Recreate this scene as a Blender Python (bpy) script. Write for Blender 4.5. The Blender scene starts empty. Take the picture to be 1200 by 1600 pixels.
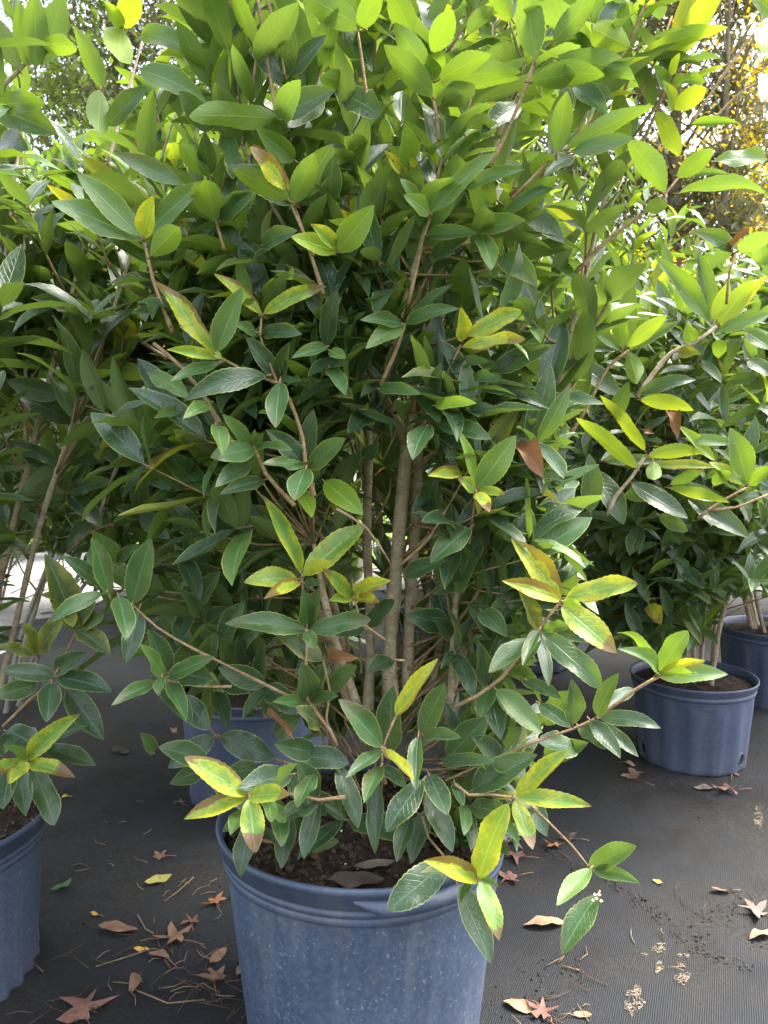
import bpy, bmesh, math, random
import numpy as np
from mathutils import Vector, Matrix, noise
from mathutils.bvhtree import BVHTree

R = random.Random(11)
NP = np.random.default_rng(5)
rad = math.radians
S = bpy.context.scene
COL = S.collection

# ------------------------------------------------------------------ camera, sky, sun, exposure
CAM_H, PITCH, F = 0.93, math.atan(88 / 1200), 1200.0
cd = bpy.data.cameras.new("camera")
cam = bpy.data.objects.new("camera", cd)
COL.objects.link(cam)
cd.sensor_fit = 'VERTICAL'
cd.sensor_height = 32.0
cd.lens = 24.0
cd.clip_start, cd.clip_end = 0.02, 600
cam.location = (0, 0, CAM_H)
cam.rotation_euler = (math.pi / 2 - PITCH, 0, 0)
cd.dof.use_dof = True
cd.dof.focus_distance = 1.08
cd.dof.aperture_fstop = 14.0
S.camera = cam

SUN_EL, SUN_AZ = 62.0, 75.0          # degrees; azimuth clockwise from +Y (the way the camera looks)
w = bpy.data.worlds.new("World")
S.world = w
w.use_nodes = True
nt = w.node_tree
nt.nodes.clear()
out = nt.nodes.new("ShaderNodeOutputWorld")
bg = nt.nodes.new("ShaderNodeBackground")
sky = nt.nodes.new("ShaderNodeTexSky")
sky.sky_type = 'NISHITA'
sky.sun_disc = False
sky.sun_elevation = rad(SUN_EL)
sky.sun_rotation = rad(SUN_AZ)
sky.air_density = 1.0
sky.dust_density = 6.0
sky.ozone_density = 1.0
bg.inputs["Strength"].default_value = 0.15
hs = nt.nodes.new("ShaderNodeHueSaturation")     # thin overcast: the blue is washed out all round
hs.inputs["Saturation"].default_value = 0.5
nt.links.new(sky.outputs[0], hs.inputs["Color"])
nt.links.new(hs.outputs[0], bg.inputs[0])
nt.links.new(bg.outputs[0], out.inputs[0])

sl = bpy.data.lights.new("sun", 'SUN')
sun = bpy.data.objects.new("sun", sl)
COL.objects.link(sun)
sl.energy = 0.9
sl.angle = rad(24)
sl.color = (1.0, 0.95, 0.85)
sd = Vector((math.sin(rad(SUN_AZ)) * math.cos(rad(SUN_EL)), math.cos(rad(SUN_AZ)) * math.cos(rad(SUN_EL)), math.sin(rad(SUN_EL))))
sun.rotation_euler = sd.to_track_quat('Z', 'Y').to_euler()
sun.location = sd * 30

S.view_settings.view_transform = 'Standard'
S.view_settings.look = 'None'
S.view_settings.gamma = 1.0
S.view_settings.use_curve_mapping = False
S.view_settings.exposure = 2.62

# ------------------------------------------------------------------ helpers
CF = Vector((0, math.cos(PITCH), -math.sin(PITCH)))
CU = Vector((0, math.sin(PITCH), math.cos(PITCH)))
CX = Vector((1, 0, 0))
CC = Vector((0, 0, CAM_H))


def P(px, py, d):
    return CC + d * (CF + CX * ((px - 600) / F) + CU * ((800 - py) / F))


def pix(p):
    v = Vector(p) - CC
    d = v.dot(CF)
    if d < 0.02:
        return -9999, -9999, d
    return 600 + F * v.x / d, 800 - F * v.dot(CU) / d, d


def G(px, py, z=0.0):
    v = CF + CX * ((px - 600) / F) + CU * ((800 - py) / F)
    return CC + v * ((z - CAM_H) / v.z)


def setp(o, **kw):
    for k, v in kw.items():
        if v is not None:
            o[k] = v
    return o


def link(name, me, parent=None, loc=None):
    o = bpy.data.objects.new(name, me)
    COL.objects.link(o)
    if parent is not None:
        o.parent = parent
    if loc is not None:
        o.location = loc
    return o


def mesh(name, verts, faces, mats, smooth=True, uvs=None, midx=None):
    me = bpy.data.meshes.new(name)
    me.from_pydata([tuple(v) for v in verts], [], faces)
    for m in (mats if isinstance(mats, (list, tuple)) else [mats]):
        me.materials.append(m)
    if smooth:
        me.polygons.foreach_set("use_smooth", np.ones(len(me.polygons), dtype=bool))
    if midx is not None:
        me.polygons.foreach_set("material_index", np.asarray(midx, dtype=np.int32))
    if uvs is not None:
        li = np.zeros(len(me.loops), dtype=np.int32)
        me.loops.foreach_get("vertex_index", li)
        uv = me.uv_layers.new(name="UVMap")
        uv.data.foreach_set("uv", np.asarray(uvs, dtype=np.float32)[li].ravel())
    me.update()
    return me


def empty(name, loc, **kw):
    o = bpy.data.objects.new(name, None)
    COL.objects.link(o)
    o.location = loc
    o.empty_display_size = 0.1
    return setp(o, **kw)


class Geo:
    """collects tubes and polygons into one mesh"""
    def __init__(s):
        s.v, s.f = [], []

    def tube(s, pts, radii, n=6, cap=True, bumps=0.0):
        pts = [Vector(p) for p in pts]
        base = len(s.v)
        ref = None
        m = len(pts)
        for i, p in enumerate(pts):
            t = (pts[min(i + 1, m - 1)] - pts[max(i - 1, 0)])
            if t.length < 1e-9:
                t = Vector((0, 0, 1))
            t.normalize()
            if ref is None:
                ref = t.orthogonal().normalized()
            ref = (ref - t * ref.dot(t)).normalized()
            b = t.cross(ref)
            for k in range(n):
                a = 2 * math.pi * k / n
                r = radii[i] * (1 + (R.uniform(-bumps, bumps) if bumps else 0))
                s.v.append(p + (ref * math.cos(a) + b * math.sin(a)) * r)
        for i in range(m - 1):
            for k in range(n):
                k2 = (k + 1) % n
                s.f.append((base + i * n + k, base + i * n + k2, base + (i + 1) * n + k2, base + (i + 1) * n + k))
        if cap:
            s.f.append(tuple(base + (m - 1) * n + k for k in range(n)))
            s.f.append(tuple(base + k for k in reversed(range(n))))

    def poly(s, pts):
        b = len(s.v)
        s.v += [Vector(p) for p in pts]
        s.f.append(tuple(range(b, b + len(pts))))


def spline(pts, step):
    """Catmull-Rom through points (tuples of any length), resampled"""
    pts = [np.array(p, dtype=float) for p in pts]
    if len(pts) == 2:
        n = max(2, int(np.linalg.norm(pts[1][:3] - pts[0][:3]) / step) + 1)
        return [pts[0] + (pts[1] - pts[0]) * t for t in np.linspace(0, 1, n)]
    q = [2 * pts[0] - pts[1]] + pts + [2 * pts[-1] - pts[-2]]
    res = []
    for i in range(1, len(q) - 2):
        a, b, c, d = q[i - 1], q[i], q[i + 1], q[i + 2]
        n = max(1, int(np.linalg.norm(c[:3] - b[:3]) / step))
        for j in range(n):
            t = j / n
            res.append(0.5 * (2 * b + (c - a) * t + (2 * a - 5 * b + 4 * c - d) * t * t + (3 * b - a - 3 * c + d) * t ** 3))
    res.append(pts[-1])
    return res


# ------------------------------------------------------------------ materials
class M:
    def __init__(s, name):
        s.m = bpy.data.materials.new(name)
        s.m.use_nodes = True
        s.t = s.m.node_tree
        s.t.nodes.clear()
        s.out = s.t.nodes.new("ShaderNodeOutputMaterial")

    def n(s, typ, **kw):
        x = s.t.nodes.new("ShaderNode" + typ)
        for k, v in kw.items():
            setattr(x, k, v)
        return x

    def put(s, sock, v):
        if isinstance(v, bpy.types.NodeSocket):
            s.t.links.new(v, sock)
        elif isinstance(v, (tuple, list)):
            sock.default_value = (*v, 1.0) if len(v) == 3 and sock.type == 'RGBA' else v
        else:
            sock.default_value = v

    def math(s, op, a, b=0.0, c=0.0, clamp=False):
        x = s.n("Math", operation=op, use_clamp=clamp)
        for i, v in enumerate((a, b, c)):
            s.put(x.inputs[i], v)
        return x.outputs[0]

    def mix(s, f, a, b, blend='MIX'):
        x = s.n("Mix", data_type='RGBA', blend_type=blend)
        s.put(x.inputs[0], f)
        s.put(x.inputs[6], a)
        s.put(x.inputs[7], b)
        return x.outputs[2]

    def ramp(s, v, lo, hi, to0=0.0, to1=1.0):
        x = s.n("MapRange", clamp=True)
        for i, q in enumerate((v, lo, hi, to0, to1)):
            s.put(x.inputs[i], q)
        return x.outputs[0]

    def noise(s, vec, scale, detail=3.0, rough=0.5):
        x = s.n("TexNoise")
        if vec is not None:
            s.put(x.inputs["Vector"], vec)
        x.inputs["Scale"].default_value = scale
        x.inputs["Detail"].default_value = detail
        x.inputs["Roughness"].default_value = rough
        return x.outputs[0]

    def xyz(s, x, y, z):
        c = s.n("CombineXYZ")
        for i, v in enumerate((x, y, z)):
            s.put(c.inputs[i], v)
        return c.outputs[0]

    def bump(s, h, strength, dist):
        b = s.n("Bump")
        b.inputs["Strength"].default_value = strength
        b.inputs["Distance"].default_value = dist
        s.put(b.inputs["Height"], h)
        return b.outputs[0]

    def bsdf(s, color, rough, normal=None, spec=0.5):
        b = s.n("BsdfPrincipled")
        s.put(b.inputs["Base Color"], color)
        s.put(b.inputs["Roughness"], rough)
        b.inputs["Specular IOR Level"].default_value = spec
        if normal is not None:
            s.put(b.inputs["Normal"], normal)
        return b.outputs[0]

    def done(s, shader):
        s.t.links.new(shader, s.out.inputs[0])
        return s.m


def leaf_material(name, top, top2, under, trans, tfac=0.3, rough=0.34, yellow=0.0, spots=0.0, burn=0.0, dust=0.35, margin=(0.36, 0.44, 0.12), margin_f=0.6):
    m = M(name)
    uvn = m.n("UVMap").outputs[0]
    sep = m.n("SeparateXYZ")
    m.put(sep.inputs[0], uvn)
    u, v = sep.outputs[0], sep.outputs[1]
    rnd = m.math('FRACT', m.math('ADD', m.n("ObjectInfo").outputs["Random"], m.n("NewGeometry").outputs["Random Per Island"]))
    rnd2 = m.math('FRACT', m.math('MULTIPLY', rnd, 17.31))
    back = m.n("NewGeometry").outputs["Backfacing"]
    au = m.math('ABSOLUTE', m.math('SUBTRACT', u, 0.5))            # 0 midrib .. 0.5 margin
    vec = m.xyz(m.math('MULTIPLY', u, 0.42), v, m.math('MULTIPLY', rnd, 53.0))
    n1 = m.noise(vec, 4.0, 3.0)
    n2 = m.noise(vec, 18.0, 2.0)
    rib = m.ramp(au, 0.016, 0.036, 1.0, 0.0)
    # side veins sweep towards the tip
    ph = m.math('MULTIPLY', m.math('SUBTRACT', v, m.math('MULTIPLY', au, 0.45)), 62.0)
    vein = m.ramp(m.math('SINE', ph), 0.80, 1.0)
    # age and patch variation
    col = m.mix(m.math('MULTIPLY', m.ramp(n1, 0.35, 0.65), 0.6), top, top2)
    col = m.mix(m.math('MULTIPLY', rnd2, 0.55), col, top2)
    col = m.mix(m.math('MULTIPLY', vein, 0.16), col, tuple(min(1, c * 2.2 + 0.01) for c in top))
    if yellow > 0:
        n3 = m.noise(vec, 11.0, 4.0, 0.65)
        edge = m.math('ADD', m.math('MULTIPLY', au, 0.85), m.math('ADD', m.math('MULTIPLY', n1, 0.9), m.math('ADD', m.math('MULTIPLY', n3, 0.9), m.math('MULTIPLY', rnd2, 0.45))))
        edge = m.math('SUBTRACT', edge, m.math('MULTIPLY', vein, 0.06))
        yf = m.math('MULTIPLY', m.ramp(edge, 1.12, 1.62), yellow)
        col = m.mix(yf, col, (0.46, 0.47, 0.03))
    col = m.mix(m.math('MULTIPLY', rib, 0.8), col, tuple(min(1, c * 2.0 + 0.05) for c in top))
    col = m.mix(m.math('MULTIPLY', m.ramp(au, 0.46, 0.475), margin_f), col, margin)
    if spots > 0:
        n4 = m.noise(vec, 27.0, 2.0)
        sp = m.math('MULTIPLY', m.ramp(n4, 0.60, 0.64), m.ramp(n1, 0.44, 0.54))
        col = m.mix(m.math('MULTIPLY', sp, spots), col, (0.16, 0.055, 0.015))
    if burn > 0:
        b = m.math('ADD', m.math('ADD', v, m.math('MULTIPLY', n1, 0.35)), m.math('MULTIPLY', m.math('SUBTRACT', rnd, 0.5), 0.55))
        bf = m.math('MULTIPLY', m.ramp(m.math('ADD', b, m.math('MULTIPLY', n2, 0.12)), 1.15, 1.17), burn)
        col = m.mix(bf, col, (0.125, 0.045, 0.026))
        side = m.math('ADD', m.math('MULTIPLY', u, 1.0), m.math('ADD', m.math('MULTIPLY', n1, 0.5), m.math('MULTIPLY', rnd2, 0.5)))
        col = m.mix(m.math('MULTIPLY', m.ramp(m.math('ADD', side, m.math('MULTIPLY', n2, 0.12)), 1.47, 1.49), burn), col, (0.13, 0.052, 0.026))
    # dust specks, water marks
    dn = m.noise(vec, 46.0, 1.0)
    dst = m.math('MULTIPLY', m.ramp(dn, 0.665, 0.70), dust * 0.7)
    fd = m.math('MULTIPLY', m.ramp(n1, 0.45, 0.75), 0.05 * dust)
    col = m.mix(m.math('MAXIMUM', dst, fd), col, (0.42, 0.45, 0.40))
    ucol = m.mix(m.math('MULTIPLY', rib, 0.6), m.mix(m.ramp(n1, 0.3, 0.7), under, tuple(c * 1.3 for c in under)), tuple(min(1, c * 1.9) for c in under))
    ucol = m.mix(m.math('MULTIPLY', vein, 0.2), ucol, tuple(min(1, c * 1.7) for c in under))
    full = m.mix(back, col, ucol)
    h = m.math('ADD', m.math('MULTIPLY', vein, -0.5), m.math('ADD', m.math('MULTIPLY', rib, -1.2), m.math('MULTIPLY', n2, 0.9)))
    nrm = m.bump(h, 0.4, 0.0014)
    rg = m.math('ADD', m.math('ADD', rough, m.math('MULTIPLY', n1, 0.16)), m.math('MULTIPLY', back, 0.25))
    p = m.bsdf(full, rg, nrm, 0.55)
    tr = m.n("BsdfTranslucent")
    tcol = m.mix(m.math('MULTIPLY', vein, 0.5), m.mix(rnd2, trans, tuple(c * 0.75 for c in trans)), tuple(c * 0.6 for c in trans))
    if yellow > 0:
        tcol = m.mix(yf, tcol, (0.75, 0.62, 0.03))
    m.put(tr.inputs["Color"], tcol)
    mx = m.n("MixShader")
    mx.inputs[0].default_value = tfac
    m.t.links.new(p, mx.inputs[1])
    m.t.links.new(tr.outputs[0], mx.inputs[2])
    return m.done(mx.outputs[0])


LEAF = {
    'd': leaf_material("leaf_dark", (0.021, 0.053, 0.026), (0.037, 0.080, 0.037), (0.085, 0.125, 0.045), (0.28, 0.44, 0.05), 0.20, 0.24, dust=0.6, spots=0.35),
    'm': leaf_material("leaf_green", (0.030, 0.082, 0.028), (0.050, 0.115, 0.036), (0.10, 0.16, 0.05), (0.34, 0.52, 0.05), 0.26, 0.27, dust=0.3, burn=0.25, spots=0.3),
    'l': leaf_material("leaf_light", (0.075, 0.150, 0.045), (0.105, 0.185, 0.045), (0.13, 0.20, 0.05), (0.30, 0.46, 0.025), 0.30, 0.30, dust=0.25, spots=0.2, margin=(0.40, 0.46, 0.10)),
    'y': leaf_material("leaf_yellowing", (0.095, 0.205, 0.035), (0.15, 0.27, 0.04), (0.19, 0.23, 0.04), (0.48, 0.58, 0.03), 0.30, 0.34, yellow=0.9, spots=0.85, burn=0.9, dust=0.2, margin=(0.45, 0.42, 0.06)),
    'g': leaf_material("leaf_lime", (0.14, 0.27, 0.03), (0.19, 0.32, 0.035), (0.17, 0.25, 0.035), (0.46, 0.62, 0.03), 0.35, 0.34, yellow=0.2, dust=0.1, margin=(0.48, 0.50, 0.08)),
    'o': leaf_material("leaf_mottled", (0.040, 0.075, 0.030), (0.075, 0.095, 0.035), (0.10, 0.12, 0.04), (0.25, 0.30, 0.03), 0.22, 0.42, yellow=0.35, spots=0.6, dust=0.35),
    'b': leaf_material("leaf_dead", (0.20, 0.085, 0.035), (0.30, 0.15, 0.075), (0.24, 0.14, 0.09), (0.30, 0.13, 0.04), 0.15, 0.6, dust=0.1, margin=(0.24, 0.12, 0.06)),
}


def bark_material(name, a, b, scale=60):
    m = M(name)
    tc = m.n("TexCoord").outputs["Object"]
    n1 = m.noise(tc, scale, 4.0)
    mp = m.n("Mapping")
    m.put(mp.inputs[0], tc)
    mp.inputs["Scale"].default_value = (1, 1, 3.5)
    n2 = m.noise(mp.outputs[0], scale * 2.2, 2.0)
    col = m.mix(m.ramp(n1, 0.3, 0.7), a, b)
    col = m.mix(m.ramp(n2, 0.62, 0.70, 0.0, 0.7), col, tuple(c * 0.35 for c in a))
    col = m.mix(m.ramp(n2, 0.36, 0.30, 0.0, 0.5), col, tuple(min(1, c * 1.5) for c in b))
    return m.done(m.bsdf(col, 0.85, m.bump(m.math('ADD', n1, n2), 0.7, 0.003), 0.25))


BARK = bark_material("shrub_bark", (0.27, 0.20, 0.135), (0.46, 0.37, 0.275))
BARK_G = bark_material("grey_shrub_bark", (0.24, 0.21, 0.175), (0.40, 0.37, 0.31))
TWIG = bark_material("young_twig_bark", (0.20, 0.125, 0.07), (0.34, 0.235, 0.135), 90)
TRUNK = bark_material("tree_bark", (0.13, 0.10, 0.08), (0.26, 0.22, 0.18), 7)


def plastic(name, base, speck, amount, lo=0.655):
    m = M(name)
    tc = m.n("TexCoord").outputs["Object"]
    n0 = m.noise(tc, 9.0, 4.0)
    n1 = m.noise(tc, 210.0, 2.0)
    n3 = m.noise(tc, 95.0, 3.0)
    mp = m.n("Mapping")
    m.put(mp.inputs[0], tc)
    mp.inputs["Scale"].default_value = (1, 1, 0.12)
    n2 = m.noise(mp.outputs[0], 38.0, 3.0)
    col = m.mix(m.ramp(n0, 0.3, 0.7), base, tuple(c * 1.35 for c in base))
    col = m.mix(m.ramp(n2, 0.5, 0.75, 0.0, 0.14), col, tuple(c * 0.75 + 0.04 for c in speck))
    big = m.math('MULTIPLY', m.ramp(n3, 0.64, 0.68), m.ramp(n0, 0.38, 0.58))
    col = m.mix(m.math('MULTIPLY', big, amount * 0.3), col, speck)
    col = m.mix(m.math('MULTIPLY', m.ramp(n1, lo, lo + 0.06), amount * 0.5), col, speck)
    mot = m.noise(tc, 130.0, 3.0, 0.6)
    col = m.mix(m.ramp(mot, 0.42, 0.68, 0.0, 0.16), col, tuple(c * 0.5 + 0.05 for c in speck))
    smear = m.noise(tc, 6.0, 6.0, 0.75)
    col = m.mix(m.ramp(smear, 0.55, 0.75, 0.0, 0.30), col, (0.13, 0.115, 0.095))
    gr = m.n("SeparateXYZ")
    m.put(gr.inputs[0], tc)
    splash = m.math('MULTIPLY', m.ramp(gr.outputs[2], 0.11, 0.0), m.ramp(n3, 0.38, 0.62))
    col = m.mix(m.math('MULTIPLY', splash, 0.45), col, (0.085, 0.075, 0.062))
    rg = m.ramp(n0, 0.2, 0.8, 0.38, 0.58)
    return m.done(m.bsdf(col, rg, m.bump(m.math('ADD', m.math('MULTIPLY', n1, 0.4), n0), 0.25, 0.002), 0.45))


POT_NEAR = plastic("speckled_blue_black_plastic", (0.042, 0.062, 0.110), (0.42, 0.42, 0.40), 0.8)
POT_RIM = plastic("blue_black_rim_plastic", (0.037, 0.055, 0.104), (0.25, 0.25, 0.25), 0.15)
POT_FAR = plastic("blue_black_plastic", (0.050, 0.066, 0.114), (0.26, 0.26, 0.28), 0.25)
POT_GREY = plastic("faded_grey_plastic", (0.16, 0.17, 0.20), (0.35, 0.35, 0.35), 0.3)


def simple(name, col, rough=0.8, col2=None, scale=20.0, bump=0.0, spec=0.3):
    m = M(name)
    tc = m.n("TexCoord").outputs["Object"]
    n1 = m.noise(tc, scale, 5.0, 0.6)
    c = m.mix(m.ramp(n1, 0.35, 0.65), col, col2 or tuple(x * 1.4 for x in col))
    return m.done(m.bsdf(c, rough, m.bump(n1, 0.8, bump) if bump else None, spec))


HOLE = simple("hole_dark", (0.008, 0.008, 0.009), 0.9)
SOIL = simple("potting_soil", (0.012, 0.008, 0.006), 0.95, (0.04, 0.026, 0.018), 90, 0.006)
CHIP = simple("bark_chip", (0.012, 0.009, 0.008), 0.85, (0.085, 0.055, 0.036), 75, 0.002)
PERLITE = simple("perlite", (0.55, 0.58, 0.55), 0.8)
STRAW = simple("straw_litter", (0.13, 0.09, 0.055), 0.85, (0.26, 0.19, 0.115), 30)
NEEDLE = simple("pine_needle_litter", (0.06, 0.036, 0.026), 0.85, (0.13, 0.08, 0.055), 30)
MUD = simple("mud_crumb", (0.022, 0.020, 0.018), 0.85, (0.06, 0.053, 0.046), 80, 0.003)
def sun_fleck_material():  # speckled tan colour that imitates sunlight on the fabric
    m = M("painted_sun_flecks")
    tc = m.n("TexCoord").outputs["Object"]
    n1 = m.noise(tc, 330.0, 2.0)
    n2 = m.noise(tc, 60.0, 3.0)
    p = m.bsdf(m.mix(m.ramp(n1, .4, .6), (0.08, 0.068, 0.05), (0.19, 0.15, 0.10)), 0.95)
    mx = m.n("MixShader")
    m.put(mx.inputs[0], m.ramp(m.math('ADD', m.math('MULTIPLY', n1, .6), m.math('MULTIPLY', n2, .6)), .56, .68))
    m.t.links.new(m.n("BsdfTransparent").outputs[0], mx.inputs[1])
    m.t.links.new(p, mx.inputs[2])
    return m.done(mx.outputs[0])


SUN_FLECK = sun_fleck_material()
FLOWER = simple("cream_flower", (0.75, 0.74, 0.50), 0.6)


def fallen(name, a, b, under):
    m = M(name)
    tc = m.n("TexCoord").outputs["Object"]
    n1 = m.noise(tc, 45.0, 4.0)
    n2 = m.noise(tc, 160.0, 2.0)
    col = m.mix(m.ramp(n1, 0.3, 0.7), a, b)
    col = m.mix(m.ramp(n2, 0.6, 0.7, 0, 0.6), col, tuple(c * 0.4 for c in a))
    col = m.mix(m.n("NewGeometry").outputs["Backfacing"], col, under)
    return m.done(m.bsdf(col, 0.7, m.bump(n1, 0.6, 0.004), 0.3))


FL = {
    'brown': fallen("dry_leaf_brown", (0.15, 0.085, 0.055), (0.26, 0.155, 0.10), (0.28, 0.19, 0.14)),
    'orange': fallen("dry_leaf_orange", (0.28, 0.11, 0.035), (0.34, 0.17, 0.07), (0.34, 0.2, 0.1)),
    'tan': fallen("dry_leaf_tan", (0.27, 0.17, 0.10), (0.36, 0.25, 0.15), (0.42, 0.32, 0.22)),
    'red': fallen("dry_leaf_red", (0.13, 0.065, 0.05), (0.21, 0.11, 0.085), (0.25, 0.13, 0.1)),
    'grey': fallen("dry_leaf_grey", (0.11, 0.09, 0.08), (0.20, 0.165, 0.14), (0.25, 0.2, 0.17)),
    'dark': fallen("dry_leaf_dark", (0.03, 0.024, 0.02), (0.07, 0.05, 0.04), (0.2, 0.13, 0.09)),
    'yellow': fallen("dry_leaf_yellow", (0.50, 0.30, 0.05), (0.55, 0.40, 0.12), (0.4, 0.3, 0.1)),
    'lime': fallen("dry_leaf_half_green", (0.30, 0.33, 0.08), (0.38, 0.30, 0.10), (0.3, 0.3, 0.1)),
    'green': fallen("fresh_fallen_leaf", (0.05, 0.12, 0.04), (0.09, 0.17, 0.06), (0.12, 0.18, 0.08)),
}


def ground_material():
    m = M("woven_weed_fabric")
    tc = m.n("TexCoord").outputs["Object"]
    big = m.noise(tc, 1.6, 5.0, 0.6)
    med = m.noise(tc, 7.0, 5.0, 0.65)
    fine = m.noise(tc, 140.0, 3.0)
    mp = m.n("Mapping")
    m.put(mp.inputs[0], tc)
    mp.inputs["Rotation"].default_value = (0, 0, rad(24))
    wv = m.n("TexWave", wave_type='BANDS', bands_direction='X')
    m.put(wv.inputs["Vector"], mp.outputs[0])
    wv.inputs["Scale"].default_value = 88.0
    wv.inputs["Distortion"].default_value = 1.2
    wv.inputs["Detail"].default_value = 1.0
    wv2 = m.n("TexWave", wave_type='BANDS', bands_direction='Y')
    m.put(wv2.inputs["Vector"], mp.outputs[0])
    wv2.inputs["Scale"].default_value = 130.0
    wv2.inputs["Distortion"].default_value = 0.6
    weave = m.math('ADD', wv.outputs["Fac"], m.math('MULTIPLY', wv2.outputs["Fac"], 0.5))
    fab = m.mix(m.ramp(weave, 0.2, 1.3), (0.015, 0.017, 0.020), (0.027, 0.0305, 0.036))
    dirt = m.mix(m.ramp(fine, 0.3, 0.7), (0.014, 0.013, 0.012), (0.042, 0.038, 0.034))
    df = m.math('MULTIPLY', m.ramp(m.math('ADD', m.math('MULTIPLY', big, 0.7), m.math('MULTIPLY', med, 0.55)), 0.54, 0.72), 0.9)
    damp = m.ramp(m.noise(tc, 3.1, 6.0, 0.7), 0.48, 0.62)
    col = m.mix(df, fab, dirt)
    col = m.mix(m.ramp(med, 0.62, 0.75, 0, 0.5), col, (0.014, 0.013, 0.013))
    col = m.mix(m.math('MULTIPLY', damp, 0.45), col, (0.010, 0.010, 0.010))
    h = m.math('ADD', m.math('MULTIPLY', weave, m.math('SUBTRACT', 1.0, df)), m.math('MULTIPLY', m.math('ADD', fine, med), m.math('MULTIPLY', df, 1.6)))
    rg = m.math('SUBTRACT', 0.72, m.math('MULTIPLY', damp, 0.22))
    return m.done(m.bsdf(col, rg, m.bump(h, 0.45, 0.0024), 0.2))


def grit_material(name, a, b, scale, rough=0.9):
    m = M(name)
    tc = m.n("TexCoord").outputs["Object"]
    n1 = m.noise(tc, scale, 6.0, 0.7)
    n2 = m.noise(tc, scale * 9, 3.0)
    col = m.mix(m.ramp(n1, 0.35, 0.65), a, b)
    col = m.mix(m.ramp(n2, 0.55, 0.7, 0, 0.5), col, tuple(c * 0.4 for c in a))
    return m.done(m.bsdf(col, rough, m.bump(m.math('ADD', n1, n2), 0.9, 0.02), 0.25))


GROUND = ground_material()
LANE = grit_material("grey_grit", (0.13, 0.125, 0.12), (0.22, 0.21, 0.20), 3.0)
GRAVEL = grit_material("pale_gravel", (0.22, 0.21, 0.20), (0.40, 0.385, 0.36), 3.0)
LAWN = grit_material("lawn_green", (0.09, 0.15, 0.025), (0.17, 0.23, 0.04), 2.0)

# ------------------------------------------------------------------ the ground
def height(x, y):
    if y < 7.5:
        return 0.0
    return min(1.6, (y - 7.5) * 0.05)


def sheet(name, x0, x1, y0, y1, nx, ny, z, mat, hf=None, label=None):
    vs, fs = [], []
    for j in range(ny + 1):
        for i in range(nx + 1):
            x = x0 + (x1 - x0) * i / nx
            y = y0 + (y1 - y0) * j / ny
            vs.append((x, y, z + (hf(x, y) if hf else 0)))
    for j in range(ny):
        for i in range(nx):
            a = j * (nx + 1) + i
            fs.append((a, a + 1, a + nx + 2, a + nx + 1))
    return setp(link(name, mesh(name, vs, fs, mat)), kind='structure', label=label)


def wrinkle(x, y):
    v = 0.010 * noise.noise(Vector((x * 2.3, y * 2.3, 1.3))) + 0.0045 * noise.noise(Vector((x * 8, y * 8, 4.0)))
    # a fold in the fabric running away to the right
    p = G(960, 1395)
    q = G(1190, 1520)
    dx, dy = q.x - p.x, q.y - p.y
    L = math.hypot(dx, dy)
    dd = abs((x - p.x) * dy - (y - p.y) * dx) / L
    return v + 0.007 * math.exp(-(dd / 0.018) ** 2) + 0.010


sheet("ground", -300, 300, -20, 420, 60, 110, -0.02, LAWN, lambda x, y: height(x, y))
sheet("weed_fabric", -2.0, 3.6, -1.5, 5.2, 190, 226, 0.0, GROUND, wrinkle)
sheet("gravel_path", -14, -1.78, 3.5, 7.4, 60, 30, 0.016, GRAVEL, lambda x, y: 0.02 * noise.noise(Vector((x * 1.4, y * 1.4, 0))))
sheet("gravel_lane", -1.78, 16, 5.3, 8.0, 60, 14, -0.004, LANE, lambda x, y: 0.01 * noise.noise(Vector((x * 1.4, y * 1.4, 3))) + height(x, y))

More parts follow.
